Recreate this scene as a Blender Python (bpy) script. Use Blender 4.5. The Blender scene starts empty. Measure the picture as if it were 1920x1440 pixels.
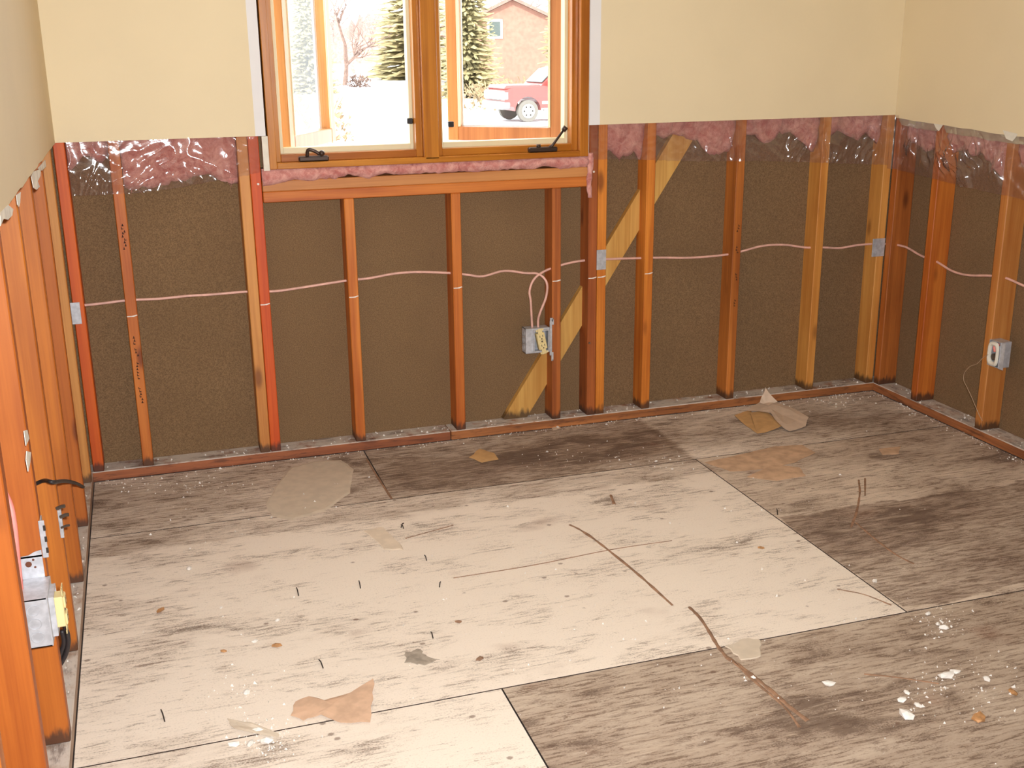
import bpy, bmesh, math, random
from mathutils import Vector, Matrix, noise
random.seed(7)
sc = bpy.context.scene
col = sc.collection

# ------------------------------------------------------------------ camera
CX, CY, CZ, YAW, PIT, ROL, FPX = 0.2693, -4.0707, 1.5005, 0.3142, 0.2936, -0.0102, 2106.9
W = 3.289            # right wall stud face, X
ZC = 1.204           # drywall cut height on the back wall
C = Vector((CX, CY, CZ))
FW = Vector((math.sin(YAW)*math.cos(PIT), math.cos(YAW)*math.cos(PIT), -math.sin(PIT)))
_r = Vector((math.cos(YAW), -math.sin(YAW), 0)); _u = _r.cross(FW)
RT = _r*math.cos(ROL) + _u*math.sin(ROL); UP = -_r*math.sin(ROL) + _u*math.cos(ROL)
cam_d = bpy.data.cameras.new('camera'); cam = bpy.data.objects.new('camera', cam_d); col.objects.link(cam)
cam.matrix_world = Matrix(((RT.x, UP.x, -FW.x, CX), (RT.y, UP.y, -FW.y, CY), (RT.z, UP.z, -FW.z, CZ), (0, 0, 0, 1)))
cam_d.sensor_width = 36; cam_d.sensor_fit = 'HORIZONTAL'; cam_d.lens = FPX/1920*36
cam_d.clip_start = .02; cam_d.clip_end = 500
sc.camera = cam

def ray(px, py): return FW + RT*((px-960)/FPX) - UP*((py-720)/FPX)
def onz(px, py, z=0.0): d = ray(px, py); return C + d*((z-CZ)/d.z)
def ony(px, py, y=0.0): d = ray(px, py); return C + d*((y-CY)/d.y)
def onx(px, py, x=0.0): d = ray(px, py); return C + d*((x-CX)/d.x)

# ------------------------------------------------------------------ world, sun, flash
wd = bpy.data.worlds.new('overcast_sky'); sc.world = wd; wd.use_nodes = True
bg = wd.node_tree.nodes['Background']; bg.inputs[0].default_value = (.93, .97, 1, 1); bg.inputs[1].default_value = 5.6
sun_d = bpy.data.lights.new('sun', 'SUN'); sun = bpy.data.objects.new('sun', sun_d); col.objects.link(sun)
sun_d.energy = 7.0; sun_d.angle = .02; sun_d.color = (1, .95, .88)
sun.rotation_euler = (math.radians(52), 0, math.radians(-25))       # from behind the house, lights the yard only
fl_d = bpy.data.lights.new('camera_flash', 'SPOT'); flash = bpy.data.objects.new('camera_flash', fl_d); col.objects.link(flash)
fl_d.energy = 475; fl_d.shadow_soft_size = .018; fl_d.spot_size = math.radians(114); fl_d.spot_blend = 1; fl_d.color = (.94, .97, 1)
flash.matrix_world = Matrix.Translation(C + RT*.055 + UP*.06 - FW*.03) @ cam.matrix_world.to_3x3().to_4x4()
sc.view_settings.view_transform = 'Standard'; sc.view_settings.look = 'None'
sc.view_settings.gamma = 1; sc.view_settings.use_curve_mapping = False
sc.view_settings.exposure = 0.0

# ------------------------------------------------------------------ material helpers
def srgb(r, g, b):
    f = lambda c: (c/255/12.92 if c/255 <= .04045 else ((c/255+.055)/1.055)**2.4)
    return (f(r), f(g), f(b), 1)
class NT:
    def __init__(s, name):
        s.m = bpy.data.materials.new(name); s.m.use_nodes = True; s.t = s.m.node_tree; s.n = s.t.nodes
        s.b = s.n['Principled BSDF']; s.out = s.n['Material Output']
    def node(s, typ, **kw):
        n = s.n.new(typ)
        for k, v in kw.items(): setattr(n, k, v)
        return n
    def link(s, a, b): s.t.links.new(a, b)
    def set(s, inp, v):
        if hasattr(v, 'is_linked') or isinstance(v, bpy.types.NodeSocket): s.link(v, inp)
        else: inp.default_value = v
    def math(s, op, a, b=0.0, c=None, clamp=False):
        n = s.node('ShaderNodeMath', operation=op); n.use_clamp = clamp
        s.set(n.inputs[0], a); s.set(n.inputs[1], b)
        if c is not None: s.set(n.inputs[2], c)
        return n.outputs[0]
    def step(s, v, a, b):
        n = s.node('ShaderNodeMapRange', interpolation_type='SMOOTHSTEP')
        s.set(n.inputs[0], v); s.set(n.inputs[1], a); s.set(n.inputs[2], b)
        return n.outputs[0]
    def mix(s, f, a, b):
        n = s.node('ShaderNodeMix', data_type='RGBA'); s.set(n.inputs[0], f); s.set(n.inputs[6], a); s.set(n.inputs[7], b)
        return n.outputs[2]
    def mapping(s, vec, scale, loc=(0, 0, 0)):
        n = s.node('ShaderNodeMapping'); s.link(vec, n.inputs[0]); n.inputs[1].default_value = loc; n.inputs[3].default_value = scale
        return n.outputs[0]
    def noise(s, vec, scale=1.0, detail=3.0, rough=.5, dist=0.0):
        n = s.node('ShaderNodeTexNoise'); s.link(vec, n.inputs['Vector']); n.inputs['Scale'].default_value = scale
        n.inputs['Detail'].default_value = detail; n.inputs['Roughness'].default_value = rough; n.inputs['Distortion'].default_value = dist
        return n.outputs[0]
    def bump(s, h, strength=.3, dist=.002):
        n = s.node('ShaderNodeBump'); n.inputs['Strength'].default_value = strength; n.inputs['Distance'].default_value = dist
        s.link(h, n.inputs['Height']); s.link(n.outputs[0], s.b.inputs['Normal'])
    def objcoord(s, spread=9.0):
        tc = s.node('ShaderNodeTexCoord'); oi = s.node('ShaderNodeObjectInfo')
        m = s.math('MULTIPLY', oi.outputs['Random'], spread)
        v = s.node('ShaderNodeVectorMath', operation='ADD'); s.link(tc.outputs['Object'], v.inputs[0])
        cb = s.node('ShaderNodeCombineXYZ'); [s.link(m, cb.inputs[i]) for i in range(3)]; s.link(cb.outputs[0], v.inputs[1])
        return v.outputs[0], oi.outputs['Random']
M = {}
def plain(name, c, rough=.7, metal=0.0, var=0.0, vs=40.0):
    t = NT(name); t.b.inputs['Roughness'].default_value = rough; t.b.inputs['Metallic'].default_value = metal
    if var:
        v, rnd = t.objcoord(); n = t.noise(v, vs, 4)
        d = tuple(x*(1-var) for x in c[:3])+(1,); l = tuple(min(1, x*(1+var)) for x in c[:3])+(1,)
        t.link(t.mix(t.step(n, .3, .7), d, l), t.b.inputs['Base Color'])
    else: t.b.inputs['Base Color'].default_value = c
    M[name] = t.m; return t

def wood(name, light, dark, axis='z', rough=.55, dust=False, knot=.15):
    t = NT(name); v, rnd = t.objcoord()
    k = 'xyz'.index(axis)
    s1 = [34, 34, 34]; s1[k] = 1.1
    s2 = [210, 210, 210]; s2[k] = 5
    s3 = [7, 7, 7]; s3[k] = 2.0
    n1 = t.noise(t.mapping(v, s1), 1, 4, .55, .6); n2 = t.noise(t.mapping(v, s2), 1, 3)
    n3 = t.noise(t.mapping(v, s3), 1, 3)
    f = t.math('ADD', t.math('MULTIPLY', n1, .55), t.math('ADD', t.math('MULTIPLY', n2, .25), t.math('MULTIPLY', n3, .45)))
    c = t.mix(t.step(f, .42, .86), dark, light)
    vo = t.node('ShaderNodeTexVoronoi'); s4 = [9, 9, 9]; s4[k] = 3.2
    t.link(t.mapping(v, s4), vo.inputs['Vector']); vo.inputs['Scale'].default_value = 1
    kn = t.step(vo.outputs['Distance'], knot*1.25, knot*.4)
    c = t.mix(t.math('MULTIPLY', kn, .75), c, (dark[0]*.35, dark[1]*.28, dark[2]*.3, 1))
    hv = t.node('ShaderNodeHueSaturation'); t.link(c, hv.inputs['Color'])
    t.link(t.math('ADD', .86, t.math('MULTIPLY', rnd, .28)), hv.inputs['Value'])
    t.link(t.math('ADD', .496, t.math('MULTIPLY', rnd, .012)), hv.inputs['Hue'])
    c = hv.outputs[0]
    if axis == 'z' and knot:
        tc2 = t.node('ShaderNodeTexCoord'); sz = t.node('ShaderNodeSeparateXYZ'); t.link(tc2.outputs['Object'], sz.inputs[0])
        rot = t.step(t.math('ADD', sz.outputs[2], t.math('MULTIPLY', t.noise(t.mapping(v, (60, 60, 14)), 1, 4, .6), -.07)), .006, -.022)
        c = t.mix(t.math('MULTIPLY', rot, .85), c, srgb(52, 38, 30))
    if dust:
        g = t.node('ShaderNodeNewGeometry'); sx = t.node('ShaderNodeSeparateXYZ'); t.link(g.outputs['Normal'], sx.inputs[0])
        dn = t.noise(t.mapping(v, (14, 14, 14)), 1, 6, .7)
        up = t.step(sx.outputs[2], .3, .8)
        c = t.mix(t.math('MULTIPLY', t.step(dn, .72, .46), up), c, srgb(206, 194, 182))
        c = t.mix(t.math('MULTIPLY', t.step(t.noise(t.mapping(v, (9, 30, 60) if axis == 'x' else (30, 9, 60)), 1, 5, .7), .50, .66), .6), c, srgb(70, 40, 28))
    t.link(c, t.b.inputs['Base Color']); t.b.inputs['Roughness'].default_value = rough
    t.bump(n2, .12, .001); M[name] = t.m

wood('wood_orange', srgb(216, 128, 48), srgb(172, 82, 22)); wood('wood_orange_x', srgb(216, 128, 48), srgb(172, 82, 22), 'x')
wood('wood_pale', srgb(222, 156, 80), srgb(188, 116, 50)); wood('wood_pale_x', srgb(216, 150, 84), srgb(186, 118, 60), 'x')
wood('wood_red', srgb(216, 92, 24), srgb(190, 66, 10)); wood('wood_brown', srgb(192, 108, 48), srgb(136, 66, 24))
wood('wood_yellow', srgb(216, 166, 92), srgb(182, 124, 56))
wood('plate_x', srgb(178, 106, 62), srgb(122, 68, 40), 'x', dust=True); wood('plate_y', srgb(176, 104, 64), srgb(110, 58, 38), 'y', dust=True)
wood('wood_amber', srgb(194, 108, 32), srgb(156, 76, 16)); wood('plate_pale', srgb(196, 168, 142), srgb(164, 132, 106), 'y', dust=True)
wood('window_z', srgb(200, 128, 46), srgb(160, 92, 28), 'z', rough=.28, knot=.0); wood('window_x', srgb(200, 128, 46), srgb(158, 88, 26), 'x', rough=.28, knot=.0)
wood('sash_z', srgb(206, 140, 84), srgb(172, 108, 62), 'z', rough=.4, knot=.0)

def drywall_mat(name, c):
    t = NT(name); tc = t.node('ShaderNodeTexCoord'); v = tc.outputs['Object']
    n = t.noise(v, 220, 3); n2 = t.noise(v, 2.5, 3)
    t.link(t.mix(t.step(n2, .3, .7), tuple(x*.96 for x in c[:3])+(1,), c), t.b.inputs['Base Color'])
    t.b.inputs['Roughness'].default_value = .75; t.bump(n, .10, .001); M[name] = t.m
drywall_mat('paint_tan', srgb(230, 211, 174)); drywall_mat('ceiling_white', srgb(236, 228, 212)); drywall_mat('gypsum_white', srgb(232, 228, 226))
plain('gypsum_grey', srgb(176, 160, 136), .9, 0, .08); plain('paper_white', srgb(224, 216, 200), .85, 0, .05)
plain('ripped_paper', srgb(234, 228, 216), .85, 0, .15, 25)
t = NT('fibreboard'); v, rnd = t.objcoord(3)
n = t.noise(v, 300, 3, .7); n2 = t.noise(v, 3.2, 4); n3 = t.noise(t.mapping(v, (18, 18, 7)), 1, 4, .7)
c = t.mix(t.step(n, .34, .68), srgb(104, 79, 52), srgb(142, 111, 77)); c = t.mix(t.math('MULTIPLY', t.step(n2, .35, .75), .30), c, srgb(104, 78, 50))
c = t.mix(t.math('MULTIPLY', t.step(n3, .68, .80), .45), c, srgb(74, 54, 40))
t.link(c, t.b.inputs['Base Color']); t.b.inputs['Roughness'].default_value = .95; t.bump(n, .2, .001); M['fibreboard'] = t.m

def floor_mat(name, d, light, dark):
    """weathered plywood underlayment: pale face, dark grain marks, stains of known outline on the floor plan"""
    t = NT(name); g = t.node('ShaderNodeNewGeometry'); P = g.outputs['Position']
    sx = t.node('ShaderNodeSeparateXYZ'); t.link(P, sx.inputs[0]); X, Y = sx.outputs[0], sx.outputs[1]
    off = (d*7.3, d*3.1, 0)
    warp = t.noise(t.mapping(P, (6, 6, 1)), 1, 4, .6)
    Yw = t.math('ADD', Y, t.math('MULTIPLY', t.math('SUBTRACT', warp, .5), .10))
    Xw = t.math('ADD', X, t.math('MULTIPLY', t.math('SUBTRACT', warp, .5), .06))
    def box(x0, x1, y0, y1, e=.03):
        a = t.math('MULTIPLY', t.step(Xw, x0-e, x0+e), t.step(Xw, x1+e, x1-e))
        b = t.math('MULTIPLY', t.step(Yw, y0-e, y0+e), t.step(Yw, y1+e, y1-e))
        return t.math('MULTIPLY', a, b)
    lb = t.noise(t.mapping(P, (1.3, 3.2, 1), off), 1, 4, .55, .4)
    mb = t.noise(t.mapping(P, (4.5, 10, 1), off), 1, 6, .65, .5)
    fs = t.noise(t.mapping(P, (13, 105, 1), off), 1, 6, .72, .5)
    f2 = t.noise(t.mapping(P, (5, 62, 1), (off[0]+3, 1, 0)), 1, 5, .7, .6)
    sp = t.noise(t.mapping(P, (190, 330, 1), off), 1, 3, .7)
    cen = lambda n, k: t.math('MULTIPLY', t.math('SUBTRACT', n, .5), k)
    add = lambda *q: q[0] if len(q) == 1 else t.math('ADD', q[0], add(*q[1:]))
    mul = lambda *q: q[0] if len(q) == 1 else t.math('MULTIPLY', q[0], mul(*q[1:]))
    dk = add(d, mul(box(-1, 2.15, -.665, 1, .018), .14), mul(box(2.15, 4, -1.75, -1.105, .006), .13), mul(box(2.15, 4, -1.09, 1, .05), .03),
             mul(box(1.0, 3.2, -.42, -.2, .12), .10), mul(box(2.75, 4, -1.1, 1, .15), .05), mul(box(-1, .30, -3, -.6, .2), .06))
    dk = t.math('MAXIMUM', dk, 0.0)
    tone = t.step(add(dk, cen(lb, .40), cen(mb, .30), cen(f2, .22)), .0, .34)
    c = t.mix(tone, light, dark)
    g1 = t.step(add(mb, cen(lb, .5), mul(dk, .5)), .46, .63); s1 = t.step(add(fs, cen(sp, .35)), .49, .60)
    c = t.mix(mul(g1, s1, .62), c, srgb(122, 98, 78))
    c = t.mix(mul(t.step(add(fs, mul(dk, .75), cen(sp, .3)), .60, .76), .60), c, srgb(98, 74, 58))
    c = t.mix(mul(t.step(add(mb, cen(lb, .8), mul(dk, .45), cen(sp, .35)), .66, .80), .62), c, srgb(84, 62, 48))
    c = t.mix(mul(t.step(add(f2, cen(sp, .3)), .54, .68), t.step(dk, .06, .16), .55), c, srgb(206, 184, 160))
    c = t.mix(mul(t.step(sp, .54, .70), add(.22, mul(t.step(mb, .42, .60), .30))), c, srgb(124, 100, 80))
    rust = t.noise(t.mapping(P, (3.1, 4.3, 1), (4.2, d*5, 0)), 1, 3, .5)
    c = t.mix(mul(t.step(rust, .64, .76), .35), c, srgb(132, 86, 62))
    dot = t.node('ShaderNodeTexVoronoi'); t.link(t.mapping(P, (9, 11, 1), off), dot.inputs['Vector']); dot.inputs['Scale'].default_value = 1
    c = t.mix(mul(t.step(add(dot.outputs['Distance'], cen(sp, .12)), .085, .045), .65), c, srgb(104, 74, 56))
    t.link(c, t.b.inputs['Base Color']); t.b.inputs['Roughness'].default_value = .82
    t.bump(add(fs, mul(sp, .5)), .22, .0015); M[name] = t.m
LT, DK = srgb(236, 220, 202), srgb(168, 145, 125)
floor_mat('ply_a1', .035, LT, DK); floor_mat('ply_a2', .085, LT, DK); floor_mat('ply_b1', .005, LT, DK)
floor_mat('ply_b2', .10, srgb(224, 204, 182), srgb(152, 128, 110)); floor_mat('ply_c1', .02, LT, DK); floor_mat('ply_c2', .17, srgb(208, 188, 166), srgb(150, 126, 106))

t = NT('pink_fibreglass'); v, rnd = t.objcoord(5); n = t.noise(v, 26, 6, .7, .8); n2 = t.noise(v, 190, 4, .7)
c = t.mix(t.step(n, .28, .72), srgb(190, 100, 92), srgb(242, 180, 166)); c = t.mix(t.math('MULTIPLY', t.step(n2, .5, .8), .4), c, srgb(240, 196, 176))
t.link(c, t.b.inputs['Base Color']); t.b.inputs['Roughness'].default_value = .95
t.b.inputs['Sheen Weight'].default_value = .3; t.bump(t.math('ADD', n, n2), .8, .006); M['pink_fibreglass'] = t.m

for fname, frough in (('plastic_film', .08), ('plastic_film_dull', .19)):
    t = NT(fname); tc = t.node('ShaderNodeTexCoord'); v = tc.outputs['Object']
    n = t.noise(t.mapping(v, (8, 8, 11)), 1, 4, .55, 1.2); bm_ = t.node('ShaderNodeBump'); bm_.inputs['Strength'].default_value = .3; bm_.inputs['Distance'].default_value = .006
    t.link(n, bm_.inputs['Height'])
    gl = t.node('ShaderNodeBsdfGlossy'); gl.inputs['Color'].default_value = (1, 1, 1, 1); gl.inputs['Roughness'].default_value = frough; t.link(bm_.outputs[0], gl.inputs['Normal'])
    tr = t.node('ShaderNodeBsdfTransparent'); tr.inputs[0].default_value = (.90, .86, .85, 1)
    df = t.node('ShaderNodeBsdfDiffuse'); df.inputs[0].default_value = srgb(200, 168, 164)
    m1 = t.node('ShaderNodeMixShader'); m1.inputs[0].default_value = .075; t.link(tr.outputs[0], m1.inputs[1]); t.link(df.outputs[0], m1.inputs[2])
    m2 = t.node('ShaderNodeMixShader'); fr = t.node('ShaderNodeFresnel'); gb = t.node('ShaderNodeNewGeometry'); t.link(t.math('MULTIPLY_ADD', gb.outputs['Backfacing'], -.8333, 1.5), fr.inputs[0])
    t.link(t.math('MULTIPLY', fr.outputs[0], 1.6, clamp=True), m2.inputs[0]); t.link(m1.outputs[0], m2.inputs[1]); t.link(gl.outputs[0], m2.inputs[2])
    t.link(m2.outputs[0], t.out.inputs[0]); M[fname] = t.m

t = NT('window_glass'); gl = t.node('ShaderNodeBsdfGlossy'); gl.inputs['Roughness'].default_value = .01
tr = t.node('ShaderNodeBsdfTransparent'); tr.inputs[0].default_value = (.93, .95, .94, 1); fr = t.node('ShaderNodeFresnel'); gb = t.node('ShaderNodeNewGeometry'); t.link(t.math('MULTIPLY_ADD', gb.outputs['Backfacing'], -.8333, 1.5), fr.inputs[0])
m2 = t.node('ShaderNodeMixShader'); t.link(t.math('MULTIPLY', fr.outputs[0], .5), m2.inputs[0]); t.link(tr.outputs[0], m2.inputs[1]); t.link(gl.outputs[0], m2.inputs[2]); t.link(m2.outputs[0], t.out.inputs[0]); M['window_glass'] = t.m

plain('cream_vinyl', srgb(222, 210, 172), .5); plain('bronze', srgb(74, 58, 50), .4, .6); plain('black_plastic', srgb(24, 20, 18), .5)
plain('galvanised', srgb(196, 196, 200), .42, .35, .14, 60); plain('steel_nail', srgb(120, 112, 104), .4, .8); plain('ivory', srgb(228, 206, 150), .4)
plain('slot_dark', srgb(40, 30, 22), .6); plain('cable_pink', srgb(226, 176, 160), .5, 0, .12, 30); plain('cable_black', srgb(40, 34, 34), .5)
plain('cable_hotpink', srgb(236, 138, 128), .5, 0, .1, 30); plain('wire_tan', srgb(190, 160, 130), .5, .2); plain('putty', srgb(204, 186, 164), .9, 0, .06, 30)
plain('putty_pale', srgb(222, 202, 178), .9, 0, .06, 30); plain('kraft', srgb(206, 168, 138), .85, 0, .12, 30); plain('kraft_yellow', srgb(206, 162, 108), .8, 0, .08, 30)
plain('kraft_dull', srgb(198, 162, 130), .9, 0, .15, 25); plain('glue_brown', srgb(146, 110, 84), .8, 0, .3, 40); plain('chip_brown', srgb(184, 134, 86), .7, 0, .25, 50)
plain('plaster', srgb(232, 224, 214), .9, 0, .06, 60); plain('gap_dark', srgb(58, 42, 34), .95); plain('ink', srgb(60, 34, 22), .8)
plain('soot_grey', srgb(158, 144, 128), .95, 0, .2, 60); plain('scrap_paper', srgb(206, 180, 156), .7, 0, .06, 30)
plain('snow', srgb(240, 240, 242), .8, 0, .04, 3); plain('dry_lawn', srgb(190, 172, 130), .95, 0, .15, 1); plain('asphalt', srgb(170, 158, 150), .95, 0, .1, 4)
plain('needles', srgb(150, 138, 100), .9, 0, .35, 1.5); plain('bark', srgb(104, 84, 74), .9, 0, .25, 5); plain('twig', srgb(130, 106, 98), .9, 0, .2, 3)
plain('truck_red', srgb(140, 66, 62), .25); plain('truck_grey', srgb(118, 112, 112), .5); plain('truck_glass', srgb(70, 78, 76), .1); plain('chrome', srgb(210, 210, 212), .2, .9)
plain('tyre', srgb(104, 98, 92), .9); plain('siding_red', srgb(140, 100, 86), .9, 0, .1, 4); plain('roof_brown', srgb(128, 100, 90), .9, 0, .15, 5); plain('white_trim', srgb(236, 234, 230), .7)
plain('hedge', srgb(140, 118, 90), .95, 0, .35, 3)

# ------------------------------------------------------------------ mesh helpers
def link(name, me, mat=None, parent=None):
    o = bpy.data.objects.new(name, me); col.objects.link(o)
    if mat: 
        for k in (mat if isinstance(mat, (list, tuple)) else [mat]): me.materials.append(M[k])
    if parent: o.parent = parent
    return o
def build(name, bm, mat, parent=None, smooth=False, origin=None):
    """links the bmesh (world coords) as one object; its origin goes to its base, or stays in its parent's frame"""
    bmesh.ops.recalc_face_normals(bm, faces=bm.faces)
    if origin is None and bm.verts:
        xs = [v.co.x for v in bm.verts]; ys = [v.co.y for v in bm.verts]; zs = [v.co.z for v in bm.verts]
        origin = Vector(((min(xs)+max(xs))/2, (min(ys)+max(ys))/2, min(zs)))
    origin = Vector(origin)
    for v in bm.verts: v.co -= origin
    me = bpy.data.meshes.new(name); bm.to_mesh(me); bm.free()
    if smooth:
        for p in me.polygons: p.use_smooth = True
    o = link(name, me, mat, parent)
    po = Vector((0, 0, 0)); q = parent
    while q: po += q.location; q = q.parent
    o.location = origin - po
    return o
def empty(name, loc):
    o = bpy.data.objects.new(name, None); col.objects.link(o); o.location = loc; o.empty_display_size = .05; return o
def tag(o, label, cat, group=None, kind=None):
    o['label'] = label; o['category'] = cat
    if group: o['group'] = group
    if kind: o['kind'] = kind
    return o
def bx(bm, a, b, bevel=0.0, mi=0):
    a = Vector(a); b = Vector(b)
    r = bmesh.ops.create_cube(bm, size=1, matrix=Matrix.Translation((a+b)/2) @ Matrix.Diagonal((abs(b.x-a.x), abs(b.y-a.y), abs(b.z-a.z), 1)))
    vs = r['verts']; fs = {f for v in vs for f in v.link_faces}
    for f in fs: f.material_index = mi
    if bevel:
        es = {e for v in vs for e in v.link_edges}
        bmesh.ops.bevel(bm, geom=list(es), offset=bevel, segments=1, affect='EDGES')
    return vs
def box(name, a, b, mat, parent=None, bevel=0.0):
    bm = bmesh.new(); bx(bm, a, b, bevel); return build(name, bm, mat, parent)
def obox(bm, o, u, v, w, s0, s1, bevel=0.0):
    """box in a local frame: s0..s1 along u, v, w from o"""
    vs = bx(bm, s0, s1, bevel) if not bevel else bx(bm, s0, s1)
    mt = Matrix(((u.x, v.x, w.x, o.x), (u.y, v.y, w.y, o.y), (u.z, v.z, w.z, o.z), (0, 0, 0, 1)))
    if bevel:
        es = {e for q in vs for e in q.link_edges}; before = set(bm.verts) - set(vs)
        bmesh.ops.bevel(bm, geom=list(es), offset=bevel, segments=1, affect='EDGES')
        vs = [q for q in bm.verts if q not in before]
    for q in vs: q.co = mt @ q.co
def tube(bm, pts, r, sides=8, cap=True, taper=None):
    pts = [Vector(p) for p in pts]; rings = []; n = len(pts); ref = Vector((.13, .31, .94)).normalized()
    for i, p in enumerate(pts):
        d = (pts[min(i+1, n-1)] - pts[max(i-1, 0)]).normalized()
        a = d.cross(ref)
        if a.length < .05: a = d.cross(Vector((1, 0, 0)))
        a.normalize(); b = d.cross(a); rr = r if taper is None else r + (taper-r)*i/(n-1)
        rings.append([bm.verts.new(p + (a*math.cos(2*math.pi*k/sides) + b*math.sin(2*math.pi*k/sides))*rr) for k in range(sides)])
    for i in range(n-1):
        for k in range(sides): bm.faces.new((rings[i][k], rings[i][(k+1) % sides], rings[i+1][(k+1) % sides], rings[i+1][k]))
    if cap: bm.faces.new(rings[0][::-1]); bm.faces.new(rings[-1])
def spline(pts, per=6):
    pts = [Vector(p) for p in pts]; q = [pts[0]*2-pts[1]] + pts + [pts[-1]*2-pts[-2]]; out = []
    for i in range(1, len(q)-2):
        for k in range(per):
            s = k/per; a, b, c, d = q[i-1:i+3]
            out.append(.5*((2*b) + (c-a)*s + (2*a-5*b+4*c-d)*s*s + (3*b-a-3*c+d)*s**3))
    out.append(pts[-1]); return out
def cyl(bm, p0, p1, r, sides=16): tube(bm, [p0, p1], r, sides)
def lerp_list(xs, t):
    f = max(0, min(1, t))*(len(xs)-1); i = min(int(f), len(xs)-2); return xs[i] + (xs[i+1]-xs[i])*(f-i)
def prism(bm, pts, ext):
    """closed polygon (3-D points) extruded along ext"""
    a = [bm.verts.new(p) for p in pts]; b = [bm.verts.new(Vector(p)+Vector(ext)) for p in pts]
    bm.faces.new(a[::-1]); bm.faces.new(b)
    n = len(pts)
    for i in range(n): bm.faces.new((a[i], a[(i+1) % n], b[(i+1) % n], b[i]))

# ------------------------------------------------------------------ floor
ST = .0381; SD = .089; YF = -5.2; HC = 2.44
fl = box('floor', (-.25, YF-.2, -.20), (W+.25, .13, -.018), 'gap_dark')
tag(fl, 'worn plywood underlay floor with dark stains and plaster dust', 'floor', kind='structure')
g = .0021
for (x0, x1, y0, y1, mt) in [(.001, .985, -.515, -.001, 'ply_a1'), (.985, W-.001, -.515, -.001, 'ply_a2'), (.001, 2.147, -1.775, -.515, 'ply_b1'),
                             (2.147, W-.001, -1.775, -.515, 'ply_b2'), (.001, .981, -2.995, -1.775, 'ply_c1'), (.981, W-.001, -2.995, -1.775, 'ply_c2'),
                             (.001, 2.2, -4.2, -2.995, 'ply_b1'), (2.2, W-.001, -4.2, -2.995, 'ply_c2'), (.001, W-.001, YF+.01, -4.2, 'ply_c1')]:
    bm = bmesh.new(); bx(bm, (x0+g, y0+g, -.0178), (x1-g, y1-g, 0))
    for f in bm.faces:
        f.normal_update(); f.material_index = 0 if f.normal.z > .5 else 1        # grimy cut edges
    build('plywood_sheet', bm, [mt, 'gap_dark'], fl)

def floor_strip(name, px, w, mat, parent, h=.0016):
    pts = spline([onz(*p) for p in px], 5); bm = bmesh.new(); rows = []
    for i, p in enumerate(pts):
        d = (pts[min(i+1, len(pts)-1)]-pts[max(i-1, 0)]).normalized(); s = Vector((-d.y, d.x, 0))
        ww = w*(.45+.9*noise.noise(p*40+Vector((3, 1, 2)))**2+.35*random.random())
        rows.append([bm.verts.new(p+s*ww*a+Vector((0, 0, z))) for a, z in ((-1, .0002), (-.4, h), (.4, h), (1, .0002))])
    for a, b in zip(rows, rows[1:]):
        for k in range(3): bm.faces.new((a[k], a[k+1], b[k+1], b[k]))
    return build(name, bm, mat, parent)
for px, w in [([(1068, 984), (1085, 992), (1110, 1008), (1145, 1035), (1200, 1080), (1262, 1136)], .0075),
              ([(1292, 1138), (1312, 1158), (1330, 1185), (1345, 1210), (1362, 1232)], .008),
              ([(1362, 1232), (1400, 1258), (1440, 1290), (1480, 1325), (1515, 1352)], .009),
              ([(1375, 1240), (1420, 1282), (1470, 1325), (1500, 1365)], .006),
              ([(1605, 980), (1640, 1010), (1680, 1040), (1715, 1058)], .006),
              ([(1610, 900), (1612, 925), (1606, 960), (1595, 990)], .006), ([(1622, 897), (1622, 930)], .004),
              ([(1620, 1264), (1680, 1270), (1760, 1282)], .006), ([(1570, 1105), (1620, 1115), (1672, 1135)], .004),
              ([(688, 862), (705, 890), (735, 936)], .006), ([(1145, 928), (1152, 946)], .007), ([(760, 1010), (850, 985)], .003),
              ([(850, 1084), (1000, 1060), (1145, 1031), (1260, 1014)], .0025)]:
    floor_strip('glue_line', px, w, 'glue_brown', fl)
def floor_patch(name, px, mat, parent, h=.0022, jag=.004, sub=4):
    pts = [onz(*p) for p in px]; ring = []
    for i, p in enumerate(pts):
        q = pts[(i+1) % len(pts)]
        for k in range(sub): ring.append(p.lerp(q, k/sub)+Vector((random.uniform(-jag, jag), random.uniform(-jag, jag), 0)))
    bm = bmesh.new(); c = sum(ring, Vector())/len(ring)
    lo = [bm.verts.new(p+Vector((0, 0, .0002))) for p in ring]; hi = [bm.verts.new(c+(p-c)*.94+Vector((0, 0, h))) for p in ring]
    n = len(ring); bm.faces.new(hi); bm.faces.new(lo[::-1])
    for i in range(n): bm.faces.new((lo[i], lo[(i+1) % n], hi[(i+1) % n], hi[i]))
    return build(name, bm, mat, parent)
floor_patch('filler_patch', [(588, 866), (640, 862), (662, 880), (655, 925), (610, 958), (548, 976), (508, 968), (498, 945), (520, 905), (548, 875)], 'putty', fl)
floor_patch('filler_patch', [(680, 995), (716, 988), (735, 1005), (758, 1032), (722, 1030)], 'putty_pale', fl)
floor_patch('filler_patch', [(1360, 1212), (1400, 1196), (1428, 1200), (1425, 1232), (1390, 1238)], 'putty', fl)
floor_patch('stain_mark', [(757, 1224), (785, 1216), (795, 1228), (828, 1236), (800, 1246), (762, 1244)], 'soot_grey', fl, .0012, .006)

# ------------------------------------------------------------------ walls
def stud(parent, a, b, mat, name='stud'): return box(name, a, b, mat, parent, .0025)
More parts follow.
